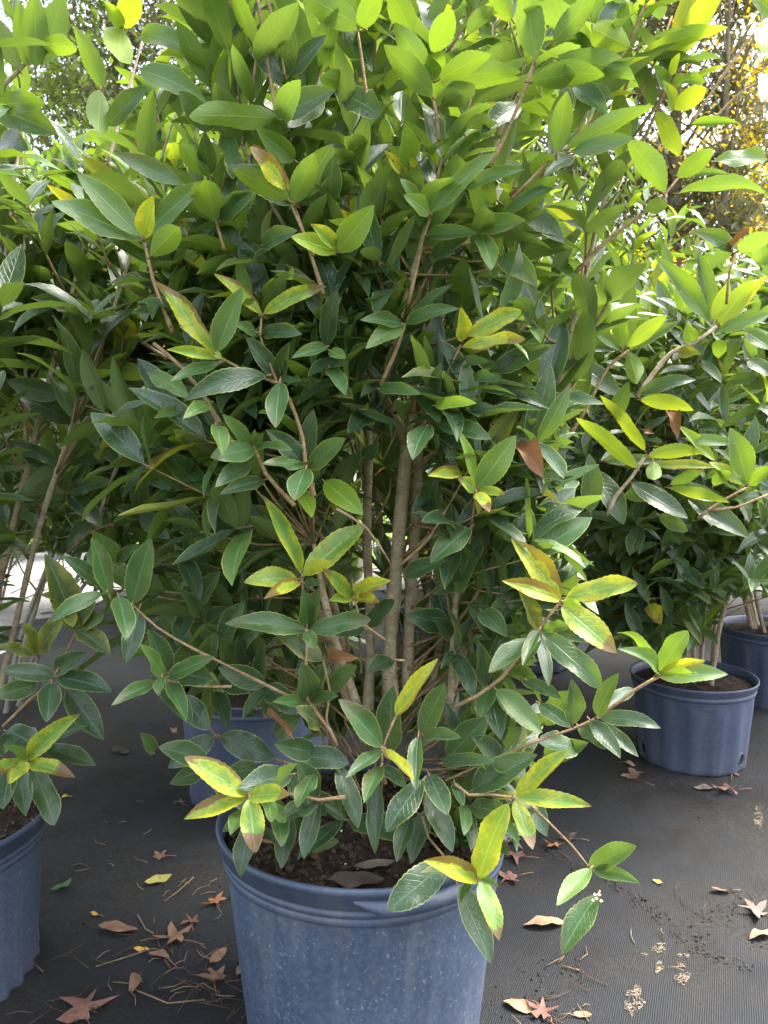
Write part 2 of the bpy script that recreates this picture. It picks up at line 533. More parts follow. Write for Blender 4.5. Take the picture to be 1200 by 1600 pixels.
# ------------------------------------------------------------------ nursery pots
def pot(x, y, rt, rb, h, label, near=False, flutes=0, scallop=0, rot=0.0, mat=None, rimmat=None, holes=3, handle=None, soil_drop=0.026, seg=112):
    root = empty("nursery_pot", (x, y, 0.006), label=label, category="plant pot", group="blue black nursery pots")
    root.rotation_euler = (0, 0, rot)
    mat = mat or POT_FAR
    rimmat = rimmat or mat
    band = 0.052 if near else 0.036

    def lathe(name, prof, m, mod=None):
        vs, fs = [], []
        for (r, z) in prof:
            for k in range(seg):
                a = 2 * math.pi * k / seg
                rr = r + (mod(a, z) if mod else 0)
                vs.append((rr * math.cos(a), rr * math.sin(a), z))
        for i in range(len(prof) - 1):
            for k in range(seg):
                k2 = (k + 1) % seg
                fs.append((i * seg + k, i * seg + k2, (i + 1) * seg + k2, (i + 1) * seg + k))
        return link(name, mesh(name, vs, fs, m), root)

    def rad_at(z):
        return rb + (rt - rb) * (z / h)

    def mod(a, z):
        r = 0.0016 * math.sin(a * 2 + 1.0) * (z / h) + 0.0012 * math.sin(a * 3 + 4)
        if flutes:
            c = math.cos(a * flutes)
            r += 0.0042 * max(-0.5, min(0.5, c * 1.6)) * min(1, max(0, (h - band - z) / 0.03))
        if scallop:
            k = max(0, 1 - z / 0.05)
            r += 0.006 * k * math.cos(a * scallop)
        return r

    ztop = h - band
    zs = [0.0, 0.006, 0.015, 0.03, 0.05] + list(np.linspace(0.075, ztop - 0.012, 9)) + [ztop - 0.004, ztop]
    prof = [(rad_at(0) - 0.03, 0.002), (rad_at(0) - 0.008, 0.0)] + [(rad_at(z) - (0.004 if z == 0 else 0), z) for z in zs]
    lathe("body", prof, mat, mod)
    r0 = rad_at(ztop)
    if near:
        rp = [(r0 - 0.001, ztop - 0.006), (r0 + 0.003, ztop - 0.004), (r0 + 0.004, ztop), (r0 + 0.004, ztop + 0.005), (r0 + 0.0025, ztop + 0.006), (r0 + 0.0025, ztop + 0.008),
              (r0 + 0.005, ztop + 0.0095), (r0 + 0.006, ztop + 0.016), (r0 + 0.004, ztop + 0.017), (r0 + 0.0045, ztop + 0.020), (r0 + 0.008, ztop + 0.022), (r0 + 0.0095, h - 0.012), (r0 + 0.0135, h - 0.009), (r0 + 0.0145, h - 0.003),
              (r0 + 0.012, h), (r0 + 0.0085, h), (r0 + 0.006, h - 0.004), (r0 + 0.002, h - 0.03), (r0 - 0.004, h - 0.075)]
    else:
        rp = [(r0 - 0.001, ztop - 0.004), (r0 + 0.004, ztop - 0.002), (r0 + 0.006, ztop + 0.006), (r0 + 0.0035, ztop + 0.009), (r0 + 0.004, ztop + 0.013), (r0 + 0.008, ztop + 0.016), (r0 + 0.009, h - 0.009),
              (r0 + 0.012, h - 0.006), (r0 + 0.012, h - 0.001), (r0 + 0.0095, h), (r0 + 0.006, h - 0.002), (r0 + 0.003, h - 0.02), (r0 - 0.003, h - 0.06)]

    def rmod(a, z):
        return 0.0016 * math.sin(a * 2 + 1.0) + 0.0010 * math.sin(a * 5 + 2)
    lathe("rim", rp, rimmat, rmod)
    # soil surface
    zs_ = h - soil_drop
    rs = r0 - 0.001
    vs, fs = [(0, 0, zs_ + 0.012)], []
    nr, na = 14, 48
    for i in range(1, nr + 1):
        for k in range(na):
            a = 2 * math.pi * k / na
            r = rs * i / nr
            x_, y_ = r * math.cos(a), r * math.sin(a)
            z_ = zs_ + 0.014 * (1 - (i / nr) ** 2) + 0.012 * noise.noise(Vector((x_ * 30 + x, y_ * 30, 2))) * (1 if i < nr else 0.2)
            vs.append((x_, y_, z_))
    for k in range(na):
        fs.append((0, 1 + k, 1 + (k + 1) % na))
    for i in range(nr - 1):
        for k in range(na):
            k2 = (k + 1) % na
            fs.append((1 + i * na + k, 1 + i * na + k2, 1 + (i + 1) * na + k2, 1 + (i + 1) * na + k))
    link("soil", mesh("soil", vs, fs, SOIL), root)
    if near:
        g = Geo()
        gp = Geo()
        for i in range(1500):
            a, r = R.uniform(0, 6.283), rs * math.sqrt(R.random()) * 0.98
            x_, y_ = r * math.cos(a), r * math.sin(a)
            z_ = zs_ + 0.014 * (1 - (r / rs) ** 2) + 0.012 * noise.noise(Vector((x_ * 30 + x, y_ * 30, 2)))
            s = R.uniform(0.0015, 0.0075) * (1.5 if R.random() < .1 else 1)
            tgt = g
            if i % 22 == 0:
                tgt, s = gp, R.uniform(0.0012, 0.003)
            b = len(tgt.v)
            q = Matrix.Rotation(R.uniform(0, 6.28), 3, Vector((R.random(), R.random(), R.random() + .1)).normalized())
            for c in ((1, 0, 0), (-1, 0, 0), (0, .7, 0), (0, -.7, 0), (0, 0, .6), (0, 0, -.6)):
                tgt.v.append(q @ Vector(c) * s + Vector((x_, y_, z_ + s * 0.3)))
            for f in ((0, 2, 4), (2, 1, 4), (1, 3, 4), (3, 0, 4), (2, 0, 5), (1, 2, 5), (3, 1, 5), (0, 3, 5)):
                tgt.f.append(tuple(b + q_ for q_ in f))
        setp(link("soil_chips", mesh("soil_chips", g.v, g.f, CHIP, False), root), kind='stuff')
        setp(link("perlite_grains", mesh("perlite_grains", gp.v, gp.f, PERLITE, False), root), kind='stuff')
    # drain holes round the foot: dark oval pockets with a lip
    for i in range(holes):
        a = 2 * math.pi * (i + 0.5) / holes
        zc = 0.04
        rr = rad_at(zc) + mod(a, zc)
        vs, fs = [], []
        n = 16
        er, ez = (0.017, 0.021) if near else (0.015, 0.018)
        for ring, (sc, off) in enumerate(((1.25, -0.001), (1.08, 0.003), (1.0, 0.0015), (0.9, -0.002))):
            for k in range(n):
                t = 2 * math.pi * k / n
                aa = a + er * sc * math.cos(t) / rr
                zz = zc + ez * sc * math.sin(t)
                r_ = rad_at(zz) + mod(aa, zz) + off
                vs.append((r_ * math.cos(aa), r_ * math.sin(aa), zz))
        for ring in range(3):
            for k in range(n):
                k2 = (k + 1) % n
                fs.append((ring * n + k, ring * n + k2, (ring + 1) * n + k2, (ring + 1) * n + k))
        aa = a
        # the pocket goes in behind the wall, closed by a black disc just proud of it
        fs.append(tuple(3 * n + k for k in range(n)))
        midx = [0] * (3 * n) + [1]
        vs2 = [Vector(v) for v in vs]
        for k in range(n):
            v = vs2[3 * n + k]
            v.x += 0.0032 * math.cos(aa)
            v.y += 0.0032 * math.sin(aa)
        link("drain_hole", mesh("drain_hole", vs2, fs, [mat, HOLE], True, None, midx), root)
    if handle is not None:
        a0, a1 = handle
        vs, fs = [], []
        n = 20
        zt = h - 0.016
        for k in range(n + 1):
            t = k / n
            a = a0 + (a1 - a0) * t
            e = min(1, min(t, 1 - t) * 5)
            for (dr, z) in ((0.008, zt), (0.008 + 0.013 * e, zt - 0.003), (0.009 + 0.012 * e, zt - 0.003 - 0.014 * e), (0.004, zt - 0.004 - 0.018 * e)):
                r = r0 + dr
                vs.append((r * math.cos(a), r * math.sin(a), z))
        for k in range(n):
            for j in range(3):
                fs.append((k * 4 + j, k * 4 + 4 + j, k * 4 + 5 + j, k * 4 + 1 + j))
        link("handle", mesh("handle", vs, fs, rimmat), root)
    return root


pA = P(569, 1290, 1.19)
POT_A = (pA.x, pA.y)
pot(*POT_A, 0.214, 0.174, 0.377, "large speckled blue black pot in the middle foreground with soil showing", True, 0, 0, 0.0, POT_NEAR, POT_RIM, 4, (rad(268), rad(318)))
pot(-0.828, 1.30, 0.215, 0.195, 0.295, "speckled blue black pot cut off by the left edge with scalloped foot", True, 0, 30, 0.3, POT_NEAR, POT_RIM, 4, None)
pot(-0.345, 2.06, 0.205, 0.18, 0.305, "blue black pot with scalloped foot half hidden behind the big middle pot", False, 0, 26, rad(14), None, None, 4, None)
pD = Vector((0.942, 2.30, 0))
pot(pD.x, pD.y, 0.176, 0.152, 0.262, "fluted blue black pot standing clear on the right with a drain hole", False, 15, 0, rad(-110), None, None, 3, None)
pot(1.46, 2.86, 0.182, 0.155, 0.285, "fluted blue black pot cut off by the right edge behind the clear right one", False, 15, 0, 0.4)
pot(0.20, 3.05, 0.182, 0.155, 0.285, "dark fluted pot glimpsed straight behind the pale twin stems", False, 15, 0, 0.1)
pot(0.66, 3.35, 0.182, 0.155, 0.285, "dark pot in shade between the middle shrub and the right pot", False, 15, 0, 0.7)
pot(-1.34, 4.6, 0.19, 0.16, 0.30, "dark blue pot glimpsed between leaves left of the middle shrub", False, 15, 0, 0.7)
pot(-2.85, 6.9, 0.20, 0.17, 0.31, "faded grey pot far back on the pale gravel", False, 15, 0, 0.2, POT_GREY, POT_GREY)

# ------------------------------------------------------------------ leaf shapes
def leaf_shape(rows, bend, fold, wave, seed, serr=0.0, tip=0.85, twist=0.0, WID=0.19):
    rr = random.Random(seed)
    ts = [i / rows for i in range(rows + 1)]
    mx = max((t ** 0.72) * ((1 - t) ** tip) for t in np.linspace(0.01, 0.99, 90))
    vs, uv, fs = [], [], []
    ph = rr.uniform(0, 6.28)
    ang, py, pz = 0.0, 0.0, 0.0
    spine = [(0.0, 0.0, 0.0)]
    for i in range(1, rows + 1):
        t = ts[i]
        ang = -bend * (t ** 1.3) * (1 + 0.15 * math.sin(t * 5 + ph))
        py += math.cos(ang) / rows
        pz += math.sin(ang) / rows
        spine.append((py, pz, ang))
    # chord along +Y, length 1
    L = math.hypot(py, pz)
    ca, sa = py / L, pz / L
    for i, t in enumerate(ts):
        wd = WID * (t ** 0.72) * ((1 - t) ** tip) / mx
        wd = max(wd, 0.006 if t < 0.5 else 0.002)
        if serr and 0 < i < rows:
            wd *= (1 + serr) if i % 2 else (1 - serr)
        y0, z0, a0 = spine[i]
        y0, z0 = (y0 * ca + z0 * sa) / L, (-y0 * sa + z0 * ca) / L
        for u in (-1, -0.5, 0, 0.5, 1):
            x = u * wd * math.cos(fold)
            z = z0 + abs(u) * wd * math.sin(fold) + wave * wd * abs(u) ** 2 * math.sin(t * 9 + ph + (1.3 if u > 0 else 0)) + u * wd * math.sin(twist * t)
            vs.append((x, y0, z))
            uv.append((0.5 + 0.5 * u, t))
    for i in range(rows):
        for c in range(4):
            a = i * 5 + c
            fs.append((a, a + 1, a + 6, a + 5))
    return np.array(vs), np.array(uv), fs


# plain shapes (48 triangles) and finer serrated ones for the leaves nearest the lens
SHAPES = [leaf_shape(6, b, f, w_, i * 7 + 1, 0, tp, tw, (0.165, 0.155, 0.17, 0.15, 0.175, 0.16, 0.165)[i]) for i, (b, f, w_, tp, tw) in enumerate((
    (0.15, 0.25, 0.10, 0.85, 0.0), (0.40, 0.35, 0.16, 0.9, 0.15), (0.75, 0.30, 0.12, 0.85, -0.2), (1.15, 0.38, 0.18, 0.95, 0.2), (0.30, 0.55, 0.10, 0.9, 0.0), (0.55, 0.2, 0.26, 0.8, -0.3), (-0.25, 0.35, 0.1, 0.9, 0.1)))]
FINE = [leaf_shape(22, b, f, w_, i * 5 + 3, 0.030, tp, tw) for i, (b, f, w_, tp, tw) in enumerate((
    (0.12, 0.22, 0.10, 0.85, 0.1), (0.40, 0.30, 0.16, 0.9, 0.1), (0.75, 0.28, 0.14, 0.85, -0.15), (1.25, 0.34, 0.16, 0.95, 0.1), (0.25, 0.50, 0.12, 0.9, 0.0), (0.45, 0.2, 0.30, 0.75, -0.3)))]
CURL = [leaf_shape(12, 1.3, 0.7, 0.5, 91, 0, 0.8, 0.9), leaf_shape(12, 0.7, 0.85, 0.4, 92, 0, 0.8, -0.8)]
ALL_SHAPES = {('s', i): s for i, s in enumerate(SHAPES)}
ALL_SHAPES.update({('f', i): s for i, s in enumerate(FINE)})
ALL_SHAPES.update({('c', i): s for i, s in enumerate(CURL)})
MESHES = {}


def leaf_mesh(shape, kind):
    k = (shape, kind)
    if k not in MESHES:
        v, uv, f = ALL_SHAPES[shape]
        MESHES[k] = mesh("leaf", v, f, LEAF[kind], True, uv)
    return MESHES[k]


class Shrub:
    def __init__(s, x, y, z0, label, bark=None):
        s.root = empty("potted_shrub", (x, y, z0), label=label, category="shrub", group="potted broadleaf evergreen shrubs")
        s.o = Vector((x, y, z0))
        s.leaves = []        # (matrix 4x4 np, shape, kind, hero)
        s.tw = Geo()
        s.axes = []          # stem centre lines, for side shoots
        s.bark = bark or BARK
        s.reject = lambda px, py, d, p: False

    def stem(s, pts, name="stem", mat=None, n=8, step=0.03):
        """pts: list of (x,y,z,r)"""
        c = spline(pts, step)
        if name == "stem":
            s.axes.append([Vector(q[:3]) for q in c])
        g = Geo()
        g.tube([Vector(q[:3]) - s.o for q in c], [max(0.0012, q[3] * (1 + 0.07 * math.sin(i * 1.7) + (0.12 if i % 5 == 0 else 0))) for i, q in enumerate(c)], n)
        link(name, mesh(name, g.v, g.f, mat or s.bark), s.root)
        return c

    def add_leaf(s, base, axis, normal, L, wr, shape, kind, hero=False):
        a = axis.normalized()
        n = (normal - a * normal.dot(a))
        if n.length < 1e-5:
            n = a.orthogonal()
        n.normalize()
        x = a.cross(n)
        m = np.eye(4)
        m[:3, 0] = np.array(x) * L * wr
        m[:3, 1] = np.array(a) * L
        m[:3, 2] = np.array(n) * L
        m[:3, 3] = np.array(base)
        s.leaves.append([m, shape, kind, hero])


SHRUBS = []
KIND_BY_H = []


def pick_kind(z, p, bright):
    """bright 0..1: young growth and light from above, both put in as paler leaf kinds"""
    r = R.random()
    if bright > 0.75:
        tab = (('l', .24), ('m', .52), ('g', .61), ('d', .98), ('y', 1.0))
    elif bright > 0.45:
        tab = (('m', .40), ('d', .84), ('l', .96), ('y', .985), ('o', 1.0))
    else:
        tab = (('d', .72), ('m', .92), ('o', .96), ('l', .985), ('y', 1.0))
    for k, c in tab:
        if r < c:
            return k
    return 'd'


def whorl(s, p, t, n_pairs, L0, bright, spread=0.85, gap=0.012):
    """opposite pairs of leaves at the end of a shoot"""
    n0 = len(s.leaves)
    t = t.normalized()
    e = t.orthogonal().normalized()
    e = Matrix.Rotation(R.uniform(0, 6.28), 3, t) @ e
    for j in range(n_pairs):
        q = p - t * gap * j * R.uniform(0.8, 2.2)
        for sgn in (1, -1):
            d = Matrix.Rotation(R.uniform(-.35, .35), 3, t) @ (e * sgn)
            ax = (d * (spread + 0.1 * j) + t * R.uniform(0.55, 1.25) / (1 + 0.55 * j) + Vector((0, 0, R.uniform(-0.2, 0.15)))).normalized()
            L = L0 * R.uniform(0.60, 1.18) * (0.8 if j == 0 and R.random() < .4 else 1)
            mid = q + ax * L * 0.55
            px, py, dd = pix(mid)
            if s.reject(px, py, dd, mid):
                continue
            nr = (t * 0.7 + Vector((0, 0, 0.65)) + Vector((R.uniform(-.3, .3), R.uniform(-.3, .3), 0)))
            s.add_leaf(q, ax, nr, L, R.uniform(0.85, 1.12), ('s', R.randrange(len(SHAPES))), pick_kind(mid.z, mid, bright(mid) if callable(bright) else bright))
        e = t.cross(e)
    return len(s.leaves) - n0


def foliate(s, c, start, every, tl, L0, bright, out_bias=0.75, up=0.75, pairs=(2, 4)):
    """side shoots with leaves along a stem polyline c (x,y,z,r)"""
    acc, az = 0.0, R.uniform(0, 6.28)
    n = len(c)
    for i in range(1, n):
        a, b = Vector(c[i - 1][:3]), Vector(c[i][:3])
        acc += (b - a).length
        if i / n < start or acc < every:
            continue
        acc = 0
        td = (b - a).normalized()
        az += 2.4 + R.uniform(-.4, .4)
        for side in ((0,) if R.random() < 0.45 else (0, math.pi)):
            hd = Vector((math.cos(az + side), math.sin(az + side), 0))
            rel = b - s.o
            oh = Vector((rel.x, rel.y, 0))
            if oh.length > 0.03:
                hd = (hd + oh.normalized() * 0.6).normalized()
            L = R.uniform(*tl)
            d0 = (hd * out_bias + Vector((0, 0, up)) + td * 0.35).normalized()
            mid = b + d0 * L * 0.5
            end = b + d0 * L * 0.95 + Vector((0, 0, R.uniform(0.1, 0.35) * L))
            px, py, dd = pix(end)
            if s.reject(px, py, dd, end):
                continue
            tc = spline([(*b, c[i][3] * 0.55), (*mid, 0.0026), (*end, 0.0016)], 0.03)
            s.tw.tube([Vector(q[:3]) - s.o for q in tc], [max(0.0014, min(0.004, q[3])) for q in tc], 5)
            et = (end - mid).normalized()
            whorl(s, end, et, R.randint(*pairs), L0, bright)
            # pairs lower on the shoot
            if L > 0.09:
                for f in ((0.55,) if L < 0.15 else (0.42, 0.72)):
                    q = tc[int(f * (len(tc) - 1))]
                    whorl(s, Vector(q[:3]), et, 1, L0 * 1.05, bright, 1.0)
    e = Vector(c[-1][:3])
    t = (e - Vector(c[-3][:3])).normalized()
    whorl(s, e, t, 3, L0, bright)


def auto_stems(s, n, height, spread, r0, base_r, lean=(0, 0), start=0.3, every=0.07, tl=(0.06, 0.2), L0=0.10, bright=0.5, curve=0.5, seed=0, pairs=(2, 4), up=0.75):
    for k in range(n):
        a = 2 * math.pi * (k + R.uniform(-.3, .3)) / n
        h = height * R.uniform(0.78, 1.05)
        sp = spread * R.uniform(0.35, 1.0)
        d = Vector((math.cos(a), math.sin(a), 0))
        ln = Vector((lean[0], lean[1], 0))
        pts = []
        for f in (0, 0.2, 0.45, 0.72, 1.0):
            q = s.o + d * (base_r + sp * (f ** 1.1)) + ln * (f ** 1.2) + Vector((R.uniform(-.02, .02), R.uniform(-.02, .02), h * f - (0.02 if f == 0 else 0)))
            pts.append((*q, r0 * (1 - 0.72 * f) * (0.8 + 0.4 * ((k * 7) % 5) / 5)))
        c = s.stem(pts)
        foliate(s, c, start, every, tl, L0, bright, up=up, pairs=pairs)
        # a fork or two
        for fk in range(R.randint(1, 2)):
            i = int(len(c) * R.uniform(0.35, 0.6))
            q = Vector(c[i][:3])
            hd = Vector((math.cos(a + R.uniform(-1.6, 1.6)), math.sin(a + R.uniform(-1.6, 1.6)), 0))
            e = q + hd * spread * R.uniform(.25, .6) + Vector((0, 0, (s.o.z + h - q.z) * R.uniform(.55, .95)))
            m_ = q.lerp(e, .45) + hd * 0.03
            c2 = s.stem([(*q, c[i][3] * .75), (*m_, c[i][3] * .55), (*e, 0.0025)], n=7)
            foliate(s, c2, 0.2, every, tl, L0, bright, up=up, pairs=pairs)


# ------------------------------------------------------------------ the leaves one can pick out in front
# each block: crop origin (4 px per photo px), depth, then lines "base x y, tip x y, width, kind+flags" or "T radius_mm x y x y ..."
def hero(s, ox, oy, d, text, sc=4.0, tilt=0.0):
    for line in text.strip().splitlines():
        q = line.split()
        if not q:
            continue
        if q[0] == 'T':
            r = float(q[1]) * 0.86 / 1000
            xy = list(map(float, q[2:]))
            n = len(xy) // 2
            pts = []
            for i in range(n):
                dd = d + 0.010 + (tilt * i / max(1, n - 1))
                pts.append((*P(ox + xy[2 * i] / sc, oy + xy[2 * i + 1] / sc, dd), r * (0.75 + 0.5 * i / max(1, n - 1))))
            s.stem(pts, "twig", TWIG if r < 0.0032 else s.bark, 7, 0.02)
            continue
        bx, by, tx, ty, wd = map(float, q[:5])
        k = q[5]
        kind, fl = k[0], k[1:]
        dd = d + (float(q[6]) if len(q) > 6 else 0.0)
        jit = R.uniform(-.008, .008)
        b = P(ox + bx / sc, oy + by / sc, dd + jit)
        t0 = P(ox + tx / sc, oy + ty / sc, dd + jit)
        vis = (t0 - b).length
        lo = R.uniform(0.078, 0.095) * (0.75 if 's' in fl else 1)
        L = max(vis * 1.06, min(lo, vis * 1.8))
        dz = math.sqrt(max(0, L * L - vis * vis))
        sg = 1 if 'f' in fl else -1
        t = P(ox + tx / sc, oy + ty / sc, dd + jit + sg * dz * 0.95)
        ax = t - b
        L = ax.length
        view = (CC - (b + t) * 0.5).normalized()
        n0 = view - ax * (view.dot(ax) / ax.length_squared)
        n0.normalize()
        wpx = 0.9 * wd / sc * dd / F
        wr = min(1.15, max(0.60, wpx / (0.38 * L) * 1.15))
        cphi = min(1.0, max(0.3, wpx / (0.36 * L * wr)))
        phi = math.acos(cphi)
        A = ax.normalized()
        c1 = Matrix.Rotation(phi, 3, A) @ n0
        c2 = Matrix.Rotation(-phi, 3, A) @ n0
        nn = c1 if c1.z > c2.z else c2
        if 'u' in fl:
            nn = c1 if c1.z < c2.z else c2
            nn = -nn
        if 'c' in fl:
            sh = ('c', R.randrange(2))
        elif 'a' in fl:
            sh = ('f', R.choice((2, 3)))
        else:
            sh = ('f', R.choice((0, 1, 1, 4, 5)))
        s.add_leaf(b, ax, nn, L, wr, sh, kind, True)
        # leaf stalk
        g = s.tw
        st = b - A * 0.008
        g.tube([st - s.o, b + A * L * 0.03 - s.o], [0.0013, 0.0011], 4)


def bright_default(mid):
    return max(0.0, min(1.0, (mid.z - 0.75) / 0.75)) * R.uniform(0.55, 1.15)  # leaf colours turn paler with height, imitating the backlight up there


# ---- A: the shrub in the middle
A = Shrub(POT_A[0] + 0.008, POT_A[1], 0.352, "tall multi stemmed evergreen shrub filling the middle, in the large speckled pot")
SHRUBS.append(A)


def rejA(px, py, d, p):
    if 548 < px < 668 and 680 < py < 1120 and d < 1.36:
        return True
    if py > 1150 and 480 < px < 820:
        return py > 1330 or d < 1.0 or d > 1.3
    if py > 1230 or (py > 1085 and px < 480) or (px < 130 and py > 330) or px > 985 and py > 150:
        return True
    if px > 830 and py > 1010 or px > 900 and py > 540 or px < 40:
        return True
    lim = 0.985 if py > 420 else 0.90
    if py > 900:
        lim = 1.08
    return d < lim


A.reject = rejA


def PS(*a, d0=1.2):
    """stem control points given as px, py, depth, radius in mm"""
    return [(*P(x, y, d), r * 0.88 / 1000) for (x, y, d, r) in a]


mainstems = [
    # the pale twin stems
    (PS((612, 1105, 1.20, 15), (608, 1030, 1.20, 13), (618, 900, 1.19, 12.0), (628, 780, 1.18, 11.5), (636, 688, 1.17, 11)), 2.0),
    (PS((636, 1100, 1.22, 12), (640, 960, 1.22, 10.5), (650, 800, 1.21, 9.5), (654, 690, 1.21, 9), (672, 560, 1.22, 7.5), (705, 440, 1.22, 6.5), (745, 310, 1.22, 5.5), (800, 160, 1.22, 4), (850, 20, 1.22, 3)), 0.55),
    (PS((636, 692, 1.17, 9.5), (612, 645, 1.15, 8), (590, 600, 1.14, 7), (552, 530, 1.12, 6), (508, 430, 1.10, 5), (470, 330, 1.08, 4), (455, 230, 1.06, 3)), 0.25),
    (PS((592, 604, 1.14, 6), (615, 540, 1.10, 5), (632, 470, 1.07, 4.2), (655, 390, 1.04, 3.6), (669, 335, 1.02, 3.0)), 0.5),
    (PS((636, 690, 1.17, 7.5), (648, 600, 1.18, 6.5), (663, 480, 1.18, 5.5), (672, 340, 1.16, 4.5), (684, 200, 1.14, 3.5), (690, 60, 1.12, 2.6)), 0.35),
    (PS((575, 1110, 1.24, 10), (579, 990, 1.26, 9), (573, 830, 1.28, 8.5), (576, 680, 1.30, 7.5), (562, 520, 1.30, 6), (575, 350, 1.27, 5), (580, 170, 1.24, 4), (585, 20, 1.22, 3)), 0.5),
    (PS((640, 1040, 1.3, 7), (646, 850, 1.33, 5.5), (652, 700, 1.36, 5), (690, 560, 1.38, 4), (700, 400, 1.4, 3.4), (690, 200, 1.42, 2.6)), 0.5),
    (PS((690, 1130, 1.25, 10), (722, 1020, 1.22, 9), (748, 920, 1.20, 8.5), (772, 830, 1.19, 7.5), (812, 760, 1.19, 6.5), (858, 650, 1.18, 5.5), (905, 470, 1.16, 4.5), (942, 320, 1.14, 3.5), (985, 220, 1.12, 2.6)), 0.55),
    (PS((700, 1150, 1.16, 8), (706, 1050, 1.15, 6), (712, 940, 1.14, 5), (730, 800, 1.15, 4), (760, 650, 1.16, 3)), 0.3),
    (PS((560, 1110, 1.15, 8), (530, 1020, 1.12, 6.5), (505, 930, 1.11, 5.5), (490, 850, 1.10, 4)), 2.0),
    (PS((548, 1110, 1.28, 9), (500, 960, 1.30, 7), (440, 800, 1.28, 6), (395, 640, 1.25, 5), (345, 520, 1.22, 4), (300, 400, 1.2, 3), (250, 290, 1.18, 2.4)), 0.35),
    (PS((560, 1120, 1.3, 8), (470, 700, 1.34, 5.5), (420, 430, 1.32, 4), (405, 220, 1.3, 3), (400, 30, 1.28, 2.4)), 0.4),
    (PS((660, 1130, 1.3, 8), (770, 640, 1.38, 5.5), (830, 380, 1.4, 4.5), (880, 200, 1.38, 3.4), (930, 60, 1.36, 2.4)), 0.4),
    (PS((640, 1120, 1.35, 8), (560, 600, 1.5, 5.5), (500, 300, 1.5, 4), (520, 60, 1.5, 2.6)), 0.35),
    (PS((650, 1120, 1.35, 8), (700, 600, 1.52, 5.5), (760, 300, 1.5, 4), (770, 30, 1.5, 2.6)), 0.35),
    (PS((505, 432, 1.10, 4.5), (430, 330, 1.05, 3.4), (372, 190, 1.02, 2.8), (395, -20, 1.0, 2.2)), 0.3),
    (PS((705, 440, 1.22, 5), (800, 330, 1.12, 4), (890, 230, 1.06, 3), (930, 140, 1.02, 2.4)), 0.3),
]
for pts, st in mainstems:
    c = A.stem(pts, "stem", BARK, 10)
    if st < 1.5:
        foliate(A, c, min(st, 0.36), 0.05, (0.05, 0.17), 0.115, bright_default, pairs=(2, 3))
# low leafy shoots round the foot of the shrub
def low_shoots(s, n, r0, rr, zr, rise, L0, br=0.2):
    for k in range(n):
        a = R.uniform(0, 6.28)
        q = s.o + Vector((math.cos(a) * r0, math.sin(a) * r0, R.uniform(*zr)))
        l = R.uniform(*rr)
        e = q + Vector((math.cos(a) * l, math.sin(a) * l, R.uniform(*rise)))
        px, py, dd = pix(e)
        if s.reject(px, py, dd, e):
            continue
        sag = Vector((R.uniform(-.02, .02), R.uniform(-.02, .02), R.uniform(-.01, .03)))
        m1, m2 = q.lerp(e, .33) + sag, q.lerp(e, .68) + sag * .5
        k_ = whorl(s, e, e - q, R.randint(2, 3), L0, br)
        if l > .16:
            k_ += whorl(s, m2, e - q, 1, L0, br)
        if l > .26:
            k_ += whorl(s, m1, e - q, 1, L0, br)
        if k_ >= 3:
            s.tw.tube([q - s.o, m1 - s.o, m2 - s.o, e - s.o], [.0021, .0018, .0015, .0011], 5)


low_shoots(A, 260, .07, (.08, .42), (.02, .60), (-.02, .14), 0.115)
low_shoots(A, 60, .06, (.08, .2), (.0, .12), (-.03, .10), 0.10)

hero(A, 340, 760, 1.0, """
520 540 280 55 120 y
540 560 925 240 185 yf
500 580 165 600 150 ya
530 560 700 470 110 yus
510 600 290 705 100 y
545 610 640 600 60 ds
840 690 655 515 95 y 0.02
840 690 700 715 95 y 0.02
850 670 1085 590 115 y 0.02
855 690 1015 725 85 y 0.02
555 900 45 860 145 ma
580 905 960 830 125 m
560 895 530 640 120 m 0.015
575 890 640 625 110 d 0.025
555 905 605 1015 90 ms -0.01
655 1085 330 885 150 o 0.03
690 1095 890 1075 80 bc 0.02
560 1330 520 1095 150 d 0.02
600 1320 650 1120 130 d 0.05
700 1270 870 1120 130 d 0.04
550 1355 340 1350 90 m 0.01
580 1335 755 1310 85 d 0.01
640 1500 490 1385 120 o 0.02
1090 1080 935 1160 115 d 0.1
945 870 1105 705 110 d 0.1
920 890 680 920 90 d 0.1
300 1240 0 1130 170 d 0.06
270 1220 290 975 105 d 0.09
290 1280 155 1450 90 d 0.06
300 1250 490 1420 150 d 0.08
110 1000 280 850 140 d 0.1
30 960 170 720 150 d 0.1
510 20 590 195 120 g 0.06
670 -30 910 180 170 g 0.06
470 80 500 -60 110 d 0.07
300 1440 480 1590 90 bc 0.06
T 2.6 525 575 560 900 550 1150 560 1330 700 1520 745 1620
T 1.6 850 680 880 800 930 900
T 2.0 660 1085 700 1270 680 1440 690 1560
T 2.0 1080 480 930 260 740 140
T 1.8 1050 960 905 860
T 1.6 1090 1080 1170 1090
""")  # the lime pair has a patch of sun put into its leaf colour
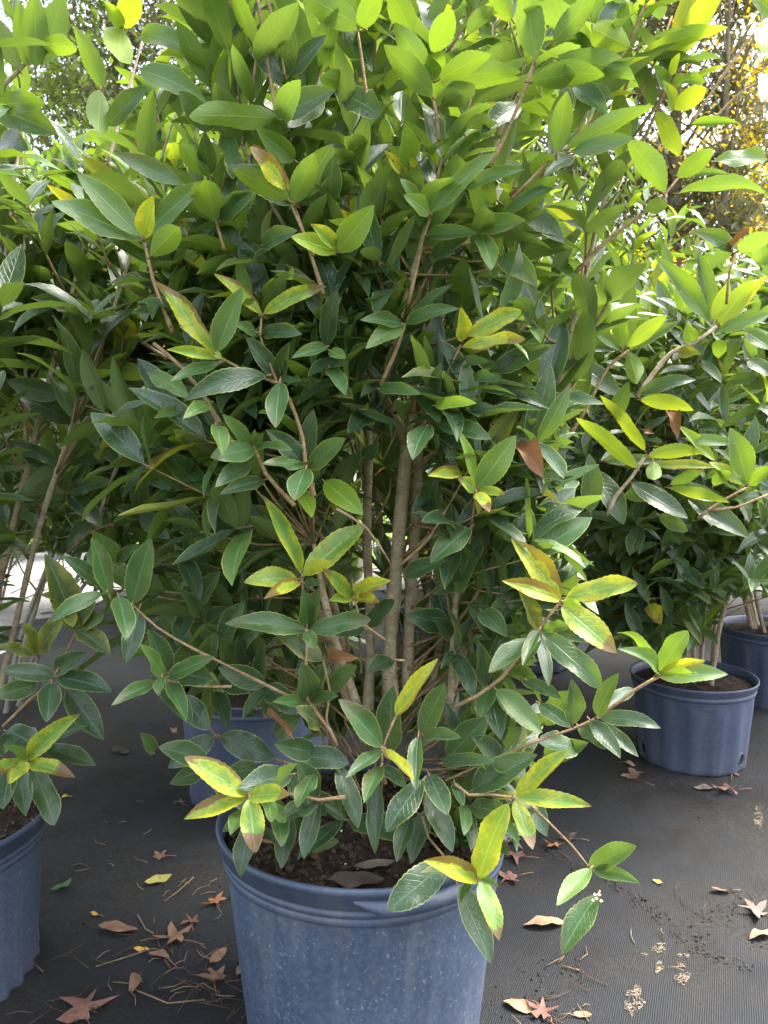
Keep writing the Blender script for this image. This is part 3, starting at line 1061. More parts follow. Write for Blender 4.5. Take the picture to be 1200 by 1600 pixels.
hero(A, 560, 1000, 0.98, """
235 470 500 115 115 y
145 665 -125 370 160 m
150 690 -80 864 85 m
155 690 350 880 80 y
200 690 220 285 190 d 0.04
140 790 35 1020 110 m
150 800 300 930 100 d 0.02
395 590 545 270 155 d 0.03
410 595 645 612 95 d 0.02
375 605 360 940 115 m -0.01
400 880 175 1200 170 d
440 840 555 1095 150 d 0.01
420 960 590 1330 150 d 0.02
130 900 105 1335 105 d 0.02
330 1100 240 1390 110 d 0.03
430 1060 330 1400 130 d 0.035
520 770 850 760 100 d 0.03
560 740 800 490 180 d 0.06
870 740 700 600 150 d 0.07
710 940 1120 715 210 d 0.03
660 1030 660 1225 90 m 0.02
600 890 650 1040 75 d 0.02
700 1040 950 1100 130 d 0.04
985 985 1330 680 130 y
990 990 1460 1040 125 y -0.01
980 1000 1090 1310 120 y
750 1490 935 1020 175 y -0.05
740 1500 405 1380 150 y -0.06
760 1500 880 1880 140 y -0.05
760 1490 880 1545 55 ms -0.05
720 1490 390 1455 75 m -0.04
620 1530 830 2020 190 d -0.03
560 1380 180 1690 260 d -0.03
700 1500 640 1640 60 m -0.04
-420 720 -60 770 150 d 0.05
-450 800 -300 1030 130 d 0.05
-420 1100 -480 1430 130 d 0.06
-300 1300 -120 1260 100 m 0.08
-380 1100 -270 1300 120 d 0.06
-330 1000 -200 1100 110 d 0.06
T 2.2 235 470 150 680 145 790 170 900
T 2.4 985 990 820 965 690 970 600 900
T 2.0 755 1490 560 1380 440 1240 400 1100
""")
hero(A, 560, 1000, 1.06, """
1040 10 815 205 120 m
1130 0 1030 160 90 m
860 310 1140 585 145 l
820 300 765 485 120 m
880 345 900 640 150 d 0.03
790 290 745 0 110 d 0.02
890 720 1010 540 120 du 0.03
600 80 720 370 130 d 0.05
1030 250 1200 350 90 d 0.03
1000 900 1180 1230 150 d 0.04
830 800 1050 1100 150 d 0.05
""")
hero(A, 760, 780, 1.0, """
465 620 155 245 175 y
455 630 95 510 135 y -0.01
500 615 945 525 140 y
470 665 815 965 190 y -0.01
480 640 595 668 60 gs -0.02
255 870 15 1085 120 m
330 820 225 1040 85 m -0.01
345 835 725 1185 150 m 0.01
360 815 525 790 80 m 0.02
320 800 200 560 100 o 0.03
330 840 390 1170 90 d 0.06
440 830 700 900 110 d 0.05
-30 700 130 860 150 d 0.05
T 2.6 465 640 325 815 210 980 100 1110 -60 1230 -200 1300
""")
hero(A, 760, 780, 1.02, """
690 1350 830 1085 120 d
760 1300 925 1190 100 df 0.02
710 1370 1090 1432 115 da
650 1385 840 1620 125 d
700 1400 950 1610 100 d 0.02
540 1405 530 1120 125 d
580 1420 760 1560 100 d 0.03
1060 1100 820 935 90 la
1070 1080 815 840 70 lau
1085 1080 1260 820 140 l
1080 1110 1510 1095 130 l
1090 1095 1370 1010 90 y -0.01
1075 1105 1320 1090 60 lu -0.02
60 1190 350 1460 150 l 0.02
30 1220 90 1500 170 d 0.04
250 1130 470 1250 90 d 0.04
330 1280 530 1430 110 d 0.05
T 2.2 -260 1760 60 1620 280 1525 540 1435 690 1370 900 1210 1080 1105
""")
hero(A, 240, 400, 0.98, """
385 615 10 155 140 y
395 600 560 195 175 l
385 640 80 585 85 y -0.01
390 610 430 640 60 gs -0.03
420 665 110 780 70 m 0.01
675 365 375 110 95 ya
690 360 1080 190 100 ya
640 475 505 430 80 ms
680 480 930 490 110 d 0.02
780 780 570 500 130 d 0.03
785 780 850 535 110 d 0.04
700 750 190 905 150 da
790 790 765 1075 140 m -0.02
800 760 900 810 60 m 0.02
620 1195 430 990 90 m
630 1205 355 1260 145 m -0.01
640 1205 870 1215 75 m -0.01
635 1190 690 1110 70 m
950 1310 1000 955 125 d 0.03
970 1320 1200 1140 140 d 0.02
940 1310 680 1300 85 m -0.01
940 1300 700 1085 150 d 0.02
950 1330 880 1530 150 m -0.02
390 1060 430 1245 120 l -0.02
350 920 185 1015 90 l -0.01
180 960 0 1015 80 m 0.02
600 1300 385 1445 120 d 0.01
690 1400 415 1490 100 d 0.02
1075 570 860 640 90 m 0.01
1080 560 1150 200 130 d 0.03
1100 590 1200 640 80 l 0.01
1100 700 1200 870 110 m 0.02
480 790 640 1020 130 d 0.08
-20 740 220 880 110 l 0.03
T 2.4 385 620 580 720 785 800
T 2.0 675 370 665 500 775 800
T 3.2 785 800 850 900 930 1130 950 1320 1000 1500
T 3.0 630 1200 700 1360 880 1560
T 3.4 0 545 180 700 330 900 420 1060 530 1220
""")
hero(A, 560, 400, 1.02, """
650 530 640 320 100 y -0.02
690 500 1020 340 125 y -0.02
650 570 1045 520 80 y -0.03
480 935 740 920 90 g -0.01
470 920 520 660 100 d 0.02
480 1020 860 940 120 d 0.02
490 1040 835 1145 130 m
430 1060 340 1275 150 m -0.02
500 1100 800 1260 120 d 0.04
300 420 630 330 100 ma
290 440 590 175 80 m 0.03
280 430 45 580 120 l -0.01
270 420 10 400 90 m
130 830 390 865 95 m
740 1450 620 1080 60 g -0.03
745 1450 985 1120 190 l -0.03
730 1460 620 1390 95 y -0.04
760 1460 915 1490 70 y -0.04
740 1480 820 1600 95 y -0.05
640 1360 430 1375 100 y -0.02
980 1170 1160 1390 160 bc 0.02
720 800 1200 960 120 da 0.05
840 720 1210 565 150 d 0.04
560 780 880 780 60 m 0.03
590 680 820 660 80 d 0.03
30 1260 130 1170 150 d 0.06
420 1600 480 1380 120 d 0.1
700 1700 450 1920 150 m
650 1800 540 1650 110 d 0.03
640 1970 650 1990 80 d 0.05
290 2000 560 1900 130 d 0.04
T 2.2 640 555 500 860 440 1050 420 1200
T 2.0 735 1470 720 1600 690 1800
T 2.6 270 1925 440 1770 540 1600
T 3.4 290 430 230 600 140 810
""")
hero(A, 600, 100, 1.0, """
290 930 700 550 130 l -0.04
280 930 120 820 110 l -0.05
240 900 100 720 90 ls -0.03
150 640 130 370 140 l -0.02
100 680 0 540 70 y -0.03
200 640 160 580 90 y -0.04
510 780 880 660 100 la
240 600 430 470 60 m
270 1070 590 1060 110 m
300 1210 560 1050 130 d 0.03
600 1030 890 980 140 m
740 950 1110 760 90 ma
860 900 1130 1120 150 d 0.03
610 1080 670 1290 140 l 0.02
730 1200 960 1390 180 m 0.02
700 1230 960 1450 60 m 0.04
1080 560 1120 170 170 lu -0.03
900 690 1070 570 100 lu
320 250 280 -60 130 lu
300 210 100 0 110 lu
330 270 520 130 120 mu
320 240 560 -80 110 lu
1170 580 1000 700 110 d 0.02
920 120 1200 60 150 lu -0.02
400 130 850 90 110 lu
260 1000 190 900 90 m 0.02
T 2.8 290 950 240 1100 210 1250 150 1500
T 2.8 320 260 330 400 350 500
T 2.6 1090 580 950 690 790 820
""")
hero(A, 0, 0, 0.96, """
880 375 590 365 75 lu
860 365 1050 280 95 d
868 380 940 250 80 m
880 270 770 90 70 d 0.04
892 235 905 80 80 d 0.03
900 240 1020 110 60 d 0.04
875 220 862 90 50 lu 0.05
690 320 715 150 70 g 0.06
660 405 560 285 85 d 0.03
440 110 625 180 75 la 0.08
440 220 645 320 80 la 0.05
380 90 320 0 50 g 0.1
385 85 430 -40 85 g 0.1
380 85 372 190 100 gu 0.09
318 275 230 80 70 lu 0.1
315 280 310 420 75 lu 0.08
340 390 460 270 70 d 0.08
655 550 560 450 90 lu 0.02
650 545 640 410 85 d 0.03
570 575 360 480 60 m 0.02
912 640 985 480 100 lu
900 625 725 530 75 lu
895 590 780 460 65 y -0.01
920 500 800 400 90 l 0.02
930 620 1040 450 90 l 0.02
1030 640 1040 490 80 d 0.03
675 690 640 560 115 lu 0.01
690 690 800 600 60 d 0.02
820 765 930 720 65 d 0.03
1055 785 1170 640 95 l
1050 785 910 740 60 g -0.01
1050 770 970 700 55 y -0.01
1130 85 940 -20 105 lu
1120 95 1190 -40 95 lu
1110 80 1050 -60 90 du 0.03
1090 260 1000 240 60 lu 0.04
1100 250 1010 130 90 g 0.08
1000 300 900 400 90 d 0.06
1080 300 1190 360 90 d 0.05
700 420 730 560 60 m 0.06
560 690 450 620 90 d 0.05
T 2.4 912 645 945 720 980 800
T 2.2 1115 80 1130 180 1150 330
T 2.0 862 375 845 250 805 0
T 2.0 890 235 870 120 830 -20
T 2.0 675 690 700 780
""", 2.0)
hero(A, 600, 0, 0.95, """
150 300 0 140 85 lu
140 230 30 70 90 lu
150 165 215 30 85 lu
170 250 335 170 65 lu
180 330 285 265 75 du 0.02
150 240 180 160 70 lu 0.02
470 180 440 -60 115 lu
530 130 665 -20 105 lu
460 255 690 235 85 lua
540 185 785 250 80 mua 0.01
540 470 572 285 100 lu -0.01
570 465 845 330 60 lu
590 475 780 430 60 m
760 440 880 600 85 lua
770 150 650 90 130 gu 0.04
200 245 430 225 65 lu 0.01
250 420 190 360 70 d 0.03
620 290 720 310 60 d 0.05
600 270 700 360 70 m 0.05
400 60 330 -60 80 lu 0.02
260 110 340 20 60 du 0.03
90 110 20 -30 90 lu 0.02
240 400 350 380 50 du 0.03
420 330 300 420 70 d 0.05
T 2.6 152 300 165 360 172 440
T 2.6 470 190 440 280 380 420 330 520
T 2.4 540 475 470 550 400 620
""", 2.0)
hero(A, 0, 200, 0.98, """
440 350 160 230 90 l
440 340 240 140 80 l -0.01
450 340 480 210 70 y -0.02
460 330 640 165 75 l
470 400 560 310 100 lu -0.02
670 280 610 170 120 mu
690 280 800 200 70 m
920 240 720 120 90 ma
910 230 1000 70 100 yu
915 235 790 50 70 y
930 240 1060 80 100 l 0.02
T 2.8 450 350 480 480 540 640
T 2.8 920 245 960 360 1010 520
""", 2.0)
hero(A, 200, 130, 1.03, """
880 1010 560 860 90 lf
700 930 620 700 150 lu
240 870 0 790 110 m
""", 4.0)
hero(A, 0, 800, 1.0, """
685 525 570 160 130 m
825 570 945 165 180 m
740 530 790 800 150 m -0.02
640 510 315 690 105 ma -0.01
870 610 785 945 190 d 0.015
650 470 380 270 110 d 0.02
730 330 870 200 90 d 0.03
730 310 620 140 90 d 0.03
980 1055 695 1210 90 m
1030 1040 875 830 100 m
1010 1030 990 1150 75 ms -0.02
1050 1070 1165 1310 115 m
1050 1030 1340 905 110 m
1040 1000 920 730 160 d 0.03
1020 1100 1200 1330 140 d 0.05
1060 1010 1330 1050 170 d 0.04
1300 1000 1340 750 120 d 0.06
1240 650 1120 480 90 d 0.12
1130 280 1250 560 130 d 0.12
1250 560 1380 370 130 d 0.12
T 2.2 825 575 980 720 1200 850 1500 1000 1800 1150
T 2.0 1040 1050 1240 1090 1450 1090
""")
hero(A, 240, 1160, 0.94, """
590 330 190 90 160 y
585 340 190 480 140 y
600 330 850 330 130 y -0.01
600 350 640 690 180 y -0.02
560 420 480 580 100 l 0.01
700 380 830 500 90 m 0.02
760 330 900 130 80 m 0.02
700 330 740 500 90 l 0.02
1020 350 900 120 150 d 0.06
1020 360 780 500 130 d 0.06
1030 380 940 730 140 d 0.05
1040 340 1130 380 110 d 0.06
860 200 525 290 170 d 0.05
620 460 540 840 140 d 0.06
620 460 430 560 110 d 0.08
620 455 700 490 90 d 0.08
760 340 800 655 130 m 0.06
660 540 780 640 70 d 0.1
1000 200 900 410 120 m 0.03
880 210 865 350 60 d 0.05
650 170 440 200 130 d 0.1
380 220 620 430 150 d 0.1
1000 60 750 10 190 d 0.08
350 115 30 30 150 d 0.1
0 60 -90 -60 100 d 0.1
1150 150 1280 540 140 d 0.07
1350 210 1380 620 110 d 0.07
T 2.4 600 335 800 310 1030 360 1200 340
""")
# far tips on the right, hanging out over the fabric
hero(A, 860, 1280, 0.95, """
240 295 540 170 150 m
270 320 560 400 100 m
250 310 40 540 110 l -0.02
290 480 70 850 160 m
T 1.7 255 320 130 160 -10 20 -120 -80
""")
# tiny cream flower buds there
g = Geo()
for (px, py) in ((932, 1404), (936, 1398), (939, 1408), (929, 1398), (926, 1407)):
    c = P(px, py, 0.94) - A.o
    b = len(g.v)
    for q in ((1, 0, 0), (-1, 0, 0), (0, 1, 0), (0, -1, 0), (0, 0, 1), (0, 0, -1)):
        g.v.append(c + Vector(q) * 0.0026)
    for f in ((0, 2, 4), (2, 1, 4), (1, 3, 4), (3, 0, 4), (2, 0, 5), (1, 2, 5), (3, 1, 5), (0, 3, 5)):
        g.f.append(tuple(b + i for i in f))
setp(link("flower_buds", mesh("flower_buds", g.v, g.f, FLOWER), A.root), kind='stuff')

hero(A, 0, 800, 1.12, """
680 520 835 540 100 d
670 560 710 680 62 d
690 700 858 768 100 d
670 700 525 800 90 d
570 580 655 680 90 d
740 480 690 400 100 d
780 470 740 390 80 d
800 620 760 640 70 d
560 500 690 545 70 o
560 390 470 480 80 d 0.04
590 310 555 420 60 d 0.04
690 330 760 440 90 d 0.05
640 360 720 300 70 d 0.05
870 620 780 560 80 d
860 690 940 640 80 d
640 800 530 850 70 d
T 2.2 540 510 660 545 760 560 900 600
T 2.0 660 560 665 690 820 760 960 800
""", 2.0)
hero(A, 600, 800, 1.14, """
200 350 70 320 90 d
210 390 150 330 60 d
330 340 260 290 80 d 0.02
380 390 260 290 90 d
150 210 210 400 80 d 0.05
310 150 150 260 100 m
190 70 290 140 80 d
420 140 280 200 80 d 0.04
160 600 110 700 110 d 0.02
300 700 420 640 110 d 0.04
430 700 330 620 100 d 0.04
500 760 640 720 110 d 0.04
120 680 240 700 60 d 0.02
500 660 590 560 70 d
600 740 480 720 80 d
T 2.4 215 560 225 420 220 330 240 240 262 180
""", 2.0)

# ---- B: left foreground
B = Shrub(-0.815, 1.36, 0.285, "evergreen shrub at the left edge in the cut off pot, low leaves yellow tipped")
SHRUBS.append(B)


def rejB(px, py, d, p):
    if px > 150 and py > 600 or px > 75 and py > 1230 or (px > 60 and py > 850) or px > 230:
        return True
    if py > 850 and d < 1.2:
        return True
    if px > 20 and 640 < py < 1000:
        return True
    if px > 40 and py < 260:
        return True
    return d < 0.95


B.reject = rejB
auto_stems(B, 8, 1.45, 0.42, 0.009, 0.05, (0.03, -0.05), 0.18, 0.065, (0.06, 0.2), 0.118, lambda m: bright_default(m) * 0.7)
hero(B, 0, 800, 1.16, """
470 740 280 260 190 o
440 560 255 520 80 o
490 740 690 890 140 o -0.01
480 720 650 640 130 o 0.02
460 700 600 560 120 o 0.02
430 620 455 720 150 o
340 1030 0 990 135 d
230 1080 -40 1150 180 d
320 1070 290 1315 190 d -0.01
360 1030 700 1122 150 d
420 1110 650 1425 230 d 0.03
350 1000 550 880 130 d 0.03
230 890 140 690 90 o 0.02
240 880 410 640 130 o 0.03
220 890 -20 840 80 o 0.02
170 1545 505 1258 140 y -0.04
165 1545 20 1460 60 ms -0.05
200 1500 540 1335 90 d -0.02
290 1480 600 1585 130 d -0.01
180 1570 470 1660 110 y -0.05
150 1560 -40 1640 120 y -0.05
160 1560 60 1700 110 y -0.06
200 1600 340 1960 150 d -0.02
120 1620 160 1900 150 d -0.01
60 1600 20 1860 130 d 0.0
40 1370 250 1480 160 d 0.04
-20 1500 90 1400 120 d 0.03
T 2.6 470 760 330 1040 180 1180 20 1340
T 2.2 175 1550 100 1680 -40 1850
""")
hero(B, 0, 0, 1.15, """
60 215 -30 40 120 du
90 210 60 0 130 lu
130 200 200 -20 120 du
110 210 110 -30 130 lu
0 340 180 420 110 m
0 330 140 320 70 l
0 440 90 470 90 d
120 150 240 150 60 lu
T 4.0 120 140 60 220 -60 330
""", 2.0)

# ---- C: behind left
C = Shrub(-0.345, 2.06, 0.275, "evergreen shrub behind and left of the middle one, growing from the half hidden pot")
SHRUBS.append(C)


def rejC(px, py, d, p):
    return (px < 270 and py > 1020) or py > 1110 or (px < 130 and py > 790) or (60 < px < 185 and py < 200) or (560 < px < 680 and 690 < py < 1060)


C.reject = rejC
low_shoots(C, 120, .06, (.1, .5), (.08, .75), (0, .2), 0.115)
auto_stems(C, 8, 1.45, 0.48, 0.0105, 0.06, (-0.02, 0), 0.15, 0.075, (0.07, 0.26), 0.118, lambda m: bright_default(m) * 0.95)

hero(C, 0, 400, 1.45, """
380 200 95 130 75 d
390 185 280 85 65 lu
375 175 230 80 85 l 0.02
382 185 400 60 65 yu -0.02
395 190 412 10 90 d 0.02
480 370 320 370 60 mua
190 440 20 390 75 d
230 525 50 430 75 d 0.03
210 640 282 540 100 du
210 650 60 750 90 du 0.02
245 745 270 640 80 d
180 675 40 580 70 d 0.04
490 420 330 330 70 d 0.05
350 440 490 350 70 d 0.05
300 560 420 640 70 d 0.06
T 4.0 380 200 420 250 520 320
""", 2.0)
hero(C, 0, 650, 1.45, """
420 275 500 70 150 du
415 490 545 285 110 d
420 475 690 400 95 d -0.02
410 485 85 505 130 du
425 490 640 700 135 d
870 600 855 310 115 d
880 610 1060 770 150 d -0.02
870 620 720 575 90 d
870 640 700 670 80 du
120 600 255 700 75 m
450 290 720 240 115 d 0.03
740 300 560 100 100 d
750 300 940 295 75 d
760 280 960 160 95 d
930 280 1130 240 80 du
300 470 140 560 80 d 0.03
580 620 420 820 150 d 0.04
60 170 370 300 100 d 0.03
T 3.2 865 630 700 680 540 740 420 860
T 3.4 430 290 380 350 330 460 240 600
T 4.0 900 0 790 200 700 390 640 560 600 700
""")

# ---- D: right
D = Shrub(pD.x, pD.y, 0.232, "spreading evergreen shrub on the right in the clear fluted pot, yellow green new growth")
SHRUBS.append(D)


def rejD(px, py, d, p):
    return py > 1012 or (px > 1010 and py < 380) or (px < 870 and py > 880) or (px > 1120 and py > 930)


D.reject = rejD
low_shoots(D, 170, .05, (.1, .42), (.1, .65), (0, .2), 0.115)
auto_stems(D, 7, 1.12, 0.42, 0.0085, 0.05, (-0.05, -0.08), 0.22, 0.065, (0.07, 0.22), 0.118, lambda m: bright_default(m) * 1.1)
hero(D, 900, 400, 1.45, """
830 410 490 0 120 l
840 400 760 -30 130 d 0.03
890 420 1110 145 170 gu
860 400 960 160 110 gu
890 470 1230 360 100 l
900 440 1200 120 100 yu 0.02
290 580 240 300 100 lu
310 570 360 160 160 d 0.03
320 570 570 370 100 gu
330 590 650 405 80 m 0.02
270 590 30 400 70 l
320 600 380 800 110 lu
400 860 750 775 100 da
400 900 735 965 110 gua
430 1220 150 870 90 gu
380 1330 0 1010 110 gu
450 1250 800 1235 100 gua
480 1280 490 1400 120 lu -0.02
500 1310 870 1320 75 y
680 1140 1000 1170 80 l
870 1280 640 1060 70 g
1070 1420 960 1070 160 l
1060 1430 830 1290 80 y
580 1450 960 1540 70 gu
1080 1430 1240 1310 90 l
860 1440 960 1340 90 lu
90 1600 80 1235 140 d -0.04
590 1430 800 1340 80 lu
0 990 90 680 110 d 0.02
240 1000 330 780 120 d 0.02
-20 560 250 590 80 d 0.02
0 650 280 880 140 d 0.04
890 640 900 520 130 lu 0.03
730 540 690 410 110 ls 0.02
640 600 770 600 100 os 0.01
570 980 640 1140 90 bc 0.03
430 1090 490 1110 60 bc -0.02
1060 470 1240 590 100 m
1080 650 1240 760 100 d
950 780 1150 740 90 d 0.1
350 1420 700 1640 130 d -0.02
T 4.6 880 440 740 540 600 600 480 740 380 880
T 3.6 330 590 200 700 50 980 -60 1150
T 4.0 430 1250 350 1380 250 1500 190 1620
T 3.0 1080 1440 900 1540 760 1640
T 3.0 1200 1490 1000 1570 820 1590
""")
hero(D, 900, 700, 1.5, """
250 460 330 130 0 d
""" if False else """
100 140 300 480 150 da
180 80 560 80 80 m
700 320 1080 560 160 d
620 240 900 330 110 m
300 300 560 260 120 m 0.05
520 420 700 520 140 d 0.05
""")

# ---- tall shoots in front of the bright gap, top right
hero(A, 900, 0, 1.08, """
430 110 450 -60 150 g
420 330 950 170 110 gu
350 350 140 200 130 gu
0 930 490 655 90 lu
0 960 360 860 90 lu 0.02
540 1200 350 900 120 lua
180 1170 290 1000 160 du -0.01
425 1320 560 1260 150 du -0.02
645 980 500 700 110 gu
600 680 815 550 150 gu 0.01
630 1110 860 930 170 lu -0.01
640 1210 1190 1215 90 mua
860 1010 1190 1000 90 lf
640 1100 960 1090 60 m
590 470 650 330 60 g
600 510 810 510 70 l
650 390 820 365 50 gf
580 560 490 410 80 l
720 780 1020 770 70 l
600 700 540 500 60 g
1010 1560 720 1440 110 m
1010 1570 1230 1460 110 mu
980 1560 1090 1420 90 bc
T 2.4 430 130 370 380 260 680
T 2.0 600 100 480 420 390 620
T 3.2 540 1220 420 1330 200 1500 0 1700
T 2.0 640 1110 560 1210 520 1260
1250 110 1060 -60 130 l -0.1
1250 120 1200 330 260 g -0.15
1290 470 1160 640 190 g -0.1
1250 100 1340 -40 150 l -0.1
T 2.2 1250 110 1120 200 900 500 700 800
T 1.8 1280 460 1130 520 980 620 760 860
T 2.0 1000 1580 960 1700 940 1900
""")

# ---- more side shoots from the stems, towards the light in front
def side_shoots(s, zones, n, L0, bright):
    pts = [q for c in s.axes for q in c]
    for k in range(n):
        x0, x1, y0, y1, d0, d1 = zones[k % len(zones)]
        e = P(R.uniform(x0, x1), R.uniform(y0, y1), R.uniform(d0, d1))
        px, py, dd = pix(e)
        if s.reject(px, py, dd, e):
            continue
        q = min(pts, key=lambda p: (p - e).length + (0.5 if p.z > e.z + 0.01 else 0) + abs((p - e).length - 0.12) * .5)
        v = e - q
        if v.length > 0.38 or v.length < 0.03:
            continue
        t = (v.normalized() + Vector((0, 0, 0.7))).normalized()
        m1 = q + v * .5 - Vector((0, 0, v.length * .06))
        if whorl(s, e, t, R.randint(2, 3), L0, bright) < 3:
            continue
        if v.length > .14:
            whorl(s, q.lerp(e, .62), t, 1, L0, bright)
        s.tw.tube([q - s.o, m1 - s.o, e - s.o], [.0021, .0018, .0012], 5)


side_shoots(A, [(430, 560, 260, 680, 1.0, 1.14), (560, 830, 230, 670, 1.0, 1.16), (300, 540, 620, 1000, 1.02, 1.2), (690, 880, 690, 1050, 1.04, 1.2), (250, 450, 330, 700, 1.0, 1.2)], 240, 0.100, bright_default)
side_shoots(C, [(20, 340, 260, 560, 1.5, 2.0), (20, 340, 520, 860, 1.5, 2.0)], 200, 0.112, lambda m: bright_default(m))
side_shoots(D, [(880, 1200, 480, 760, 1.55, 2.1), (940, 1190, 760, 960, 1.75, 2.2), (985, 1190, 880, 1000, 1.9, 2.3)], 260, 0.105, lambda m: bright_default(m))

# ---- shrubs standing farther back
REAR = []


def rear(x, y, z0, label, n, h, sp, bark=None, start=0.25, L0=0.115, bright=0.6, rej=None, every=0.092, lean=(0, 0), r0=0.010, pairs=(2, 3)):
    s = Shrub(x, y, z0, label, bark)
    if rej:
        s.reject = rej
    auto_stems(s, n, h, sp, r0, 0.06, lean, start, every, (0.08, 0.26), L0, (bright if callable(bright) else (lambda m: bright_default(m) * bright * 2.0)), pairs=pairs)  # rear shrubs get paler leaf colours so they look more lit
    low_shoots(s, 150, .06, (.12, .6), (.3, 1.25), (0, .2), 0.12, 0.3)
    SHRUBS.append(s)
    return s


gapR = lambda px, py, d, p: (px > 1010 and py < 330) or (py > 955 and px > 560) or (px > 1130 and py < 420)
rear(-1.42, 2.75, 0.0, "evergreen shrub at the far left with pale leaning stems over the gravel", 9, 1.7, 0.62, BARK_G, 0.25, 0.118, 0.42, lambda px, py, d, p: (px < 70 and 840 < py) or (px > 40 and py > 870) or (50 < px < 190 and py < 190), lean=(0.35, 0), r0=0.011)
rear(0.20, 3.05, 0.25, "evergreen shrub straight behind the middle one in the shaded fluted pot", 8, 1.75, 0.5, None, 0.2, 0.118, 0.62, gapR)
rear(1.46, 2.86, 0.25, "evergreen shrub at the right edge in the cut off fluted pot", 8, 1.25, 0.45, None, 0.15, 0.125, 0.62, gapR)
rear(0.66, 3.35, 0.25, "evergreen shrub between the middle shrub and the right pot, bright at the top", 8, 1.75, 0.5, None, 0.2, 0.115, 0.8, gapR)
rear(-1.34, 4.6, 0.27, "evergreen shrub in the dark blue pot glimpsed left of the middle shrub", 8, 1.95, 0.6, None, 0.2, 0.12, 0.62, lambda px, py, d, p: 60 < px < 185 and py < 210)
rear(-0.45, 4.2, 0.0, "evergreen shrub deep behind the middle one with pale green upper leaves", 9, 2.35, 0.65, None, 0.15, 0.12, 0.75, lambda px, py, d, p: 60 < px < 185 and py < 150)
rear(1.35, 4.6, 0.0, "evergreen shrub far back on the right below the yellow trees", 9, 1.75, 0.65, None, 0.12, 0.12, 0.85, gapR)
rear(2.35, 4.3, 0.0, "evergreen shrub far back beyond the right edge pot", 8, 1.65, 0.6, None, 0.12, 0.12, 0.85, gapR)
rear(-2.85, 6.9, 0.28, "evergreen shrub in the faded grey pot on the gravel", 8, 1.7, 0.7, None, 0.1, 0.12, 0.6, None)
rear(-2.3, 4.4, 0.0, "evergreen shrub far back at the left edge", 8, 1.9, 0.65, None, 0.2, 0.12, 0.62, lambda px, py, d, p: 60 < px < 185 and py < 230)
rear(0.6, 5.4, 0.0, "pale leaved evergreen shrub farthest back in the middle", 9, 2.5, 0.8, None, 0.12, 0.12, 0.95, gapR)

# ------------------------------------------------------------------ which leaves show largest: those become parts, the others one mass per shrub
def build_leaves():
    tv, tf, owner = [], [], []
    allv = []
    idx = 0
    for si, s in enumerate(SHRUBS):
        for li, (m, sh, k, h) in enumerate(s.leaves):
            pts = np.array(((0, 0, 0, 1), (-.19, .45, 0, 1), (0, 1, 0, 1), (.19, .45, 0, 1)))
            q = (m @ pts.T).T[:, :3]
            tv.append(q)
            tf.append((idx, idx + 1, idx + 2, idx + 3))
            owner.append((si, li))
            idx += 4
    tv = np.concatenate(tv)
    bvh = BVHTree.FromPolygons([tuple(v) for v in tv], tf)
    score = {}
    for fi, (si, li) in enumerate(owner):
        q = tv[fi * 4:fi * 4 + 4]
        sc = 0
        c = q.mean(axis=0)
        px, py, d = pix(c)
        if -40 < px < 1240 and -40 < py < 1640 and d > 0.2:
            vis = 0
            for w_ in ((.25, .25, .25, .25), (.1, .3, .5, .1), (.1, .1, .5, .3), (.45, .25, .05, .25), (.05, .2, .7, .05)):
                t = Vector(sum(w_[i] * q[i] for i in range(4)))
                dr = t - CC
                L = dr.length
                hit = bvh.ray_cast(CC, dr / L, L + 0.01)
                if hit[2] == fi or hit[0] is None or hit[3] > L - 0.004:
                    vis += 1
            if vis:
                uvp = [pix(v) for v in q]
                ar = abs(sum(uvp[i][0] * uvp[(i + 1) % 4][1] - uvp[(i + 1) % 4][0] * uvp[i][1] for i in range(4))) / 2
                sc = vis * (ar + 4.0)
        score[(si, li)] = sc
    kinds = list(LEAF)
    for si, s in enumerate(SHRUBS):
        order = sorted(range(len(s.leaves)), key=lambda i: -(score[(si, i)] + (1e7 if s.leaves[i][3] and score[(si, i)] > 0 else 0)))
        ind = [i for i in order if score[(si, i)] > 60][:300]
        iset = set(ind)
        T = np.eye(4)
        T[:3, 3] = -np.array(s.o)
        for i in ind:
            m, sh, k, h = s.leaves[i]
            o = link("leaf", leaf_mesh(sh, k), s.root)
            o.matrix_local = Matrix((T @ m).tolist())
        rest = [i for i in range(len(s.leaves)) if i not in iset]
        if not rest:
            continue
        V, U, Fc, MI = [], [], [], []
        b = 0
        for i in rest:
            m, sh, k, h = s.leaves[i]
            v, uv, f = ALL_SHAPES[sh]
            vv = np.c_[v, np.ones(len(v))] @ (T @ m).T
            V.append(vv[:, :3])
            U.append(uv)
            Fc.append(np.array(f) + b)
            MI.append(np.full(len(f), kinds.index(k)))
            b += len(v)
        V = np.concatenate(V)
        U = np.concatenate(U)
        Fc = np.concatenate(Fc)
        MI = np.concatenate(MI)
        me = mesh("foliage", V, Fc.tolist(), [LEAF[k] for k in kinds], True, U, MI)
        setp(link("foliage", me, s.root), kind='stuff')
    for s in SHRUBS:
        if s.tw.v:
            setp(link("twigs", mesh("twigs", s.tw.v, s.tw.f, s.bark if s.bark is BARK_G else TWIG), s.root), kind='stuff')
    print("leaves", sum(len(s.leaves) for s in SHRUBS), [len(s.leaves) for s in SHRUBS])


build_leaves()

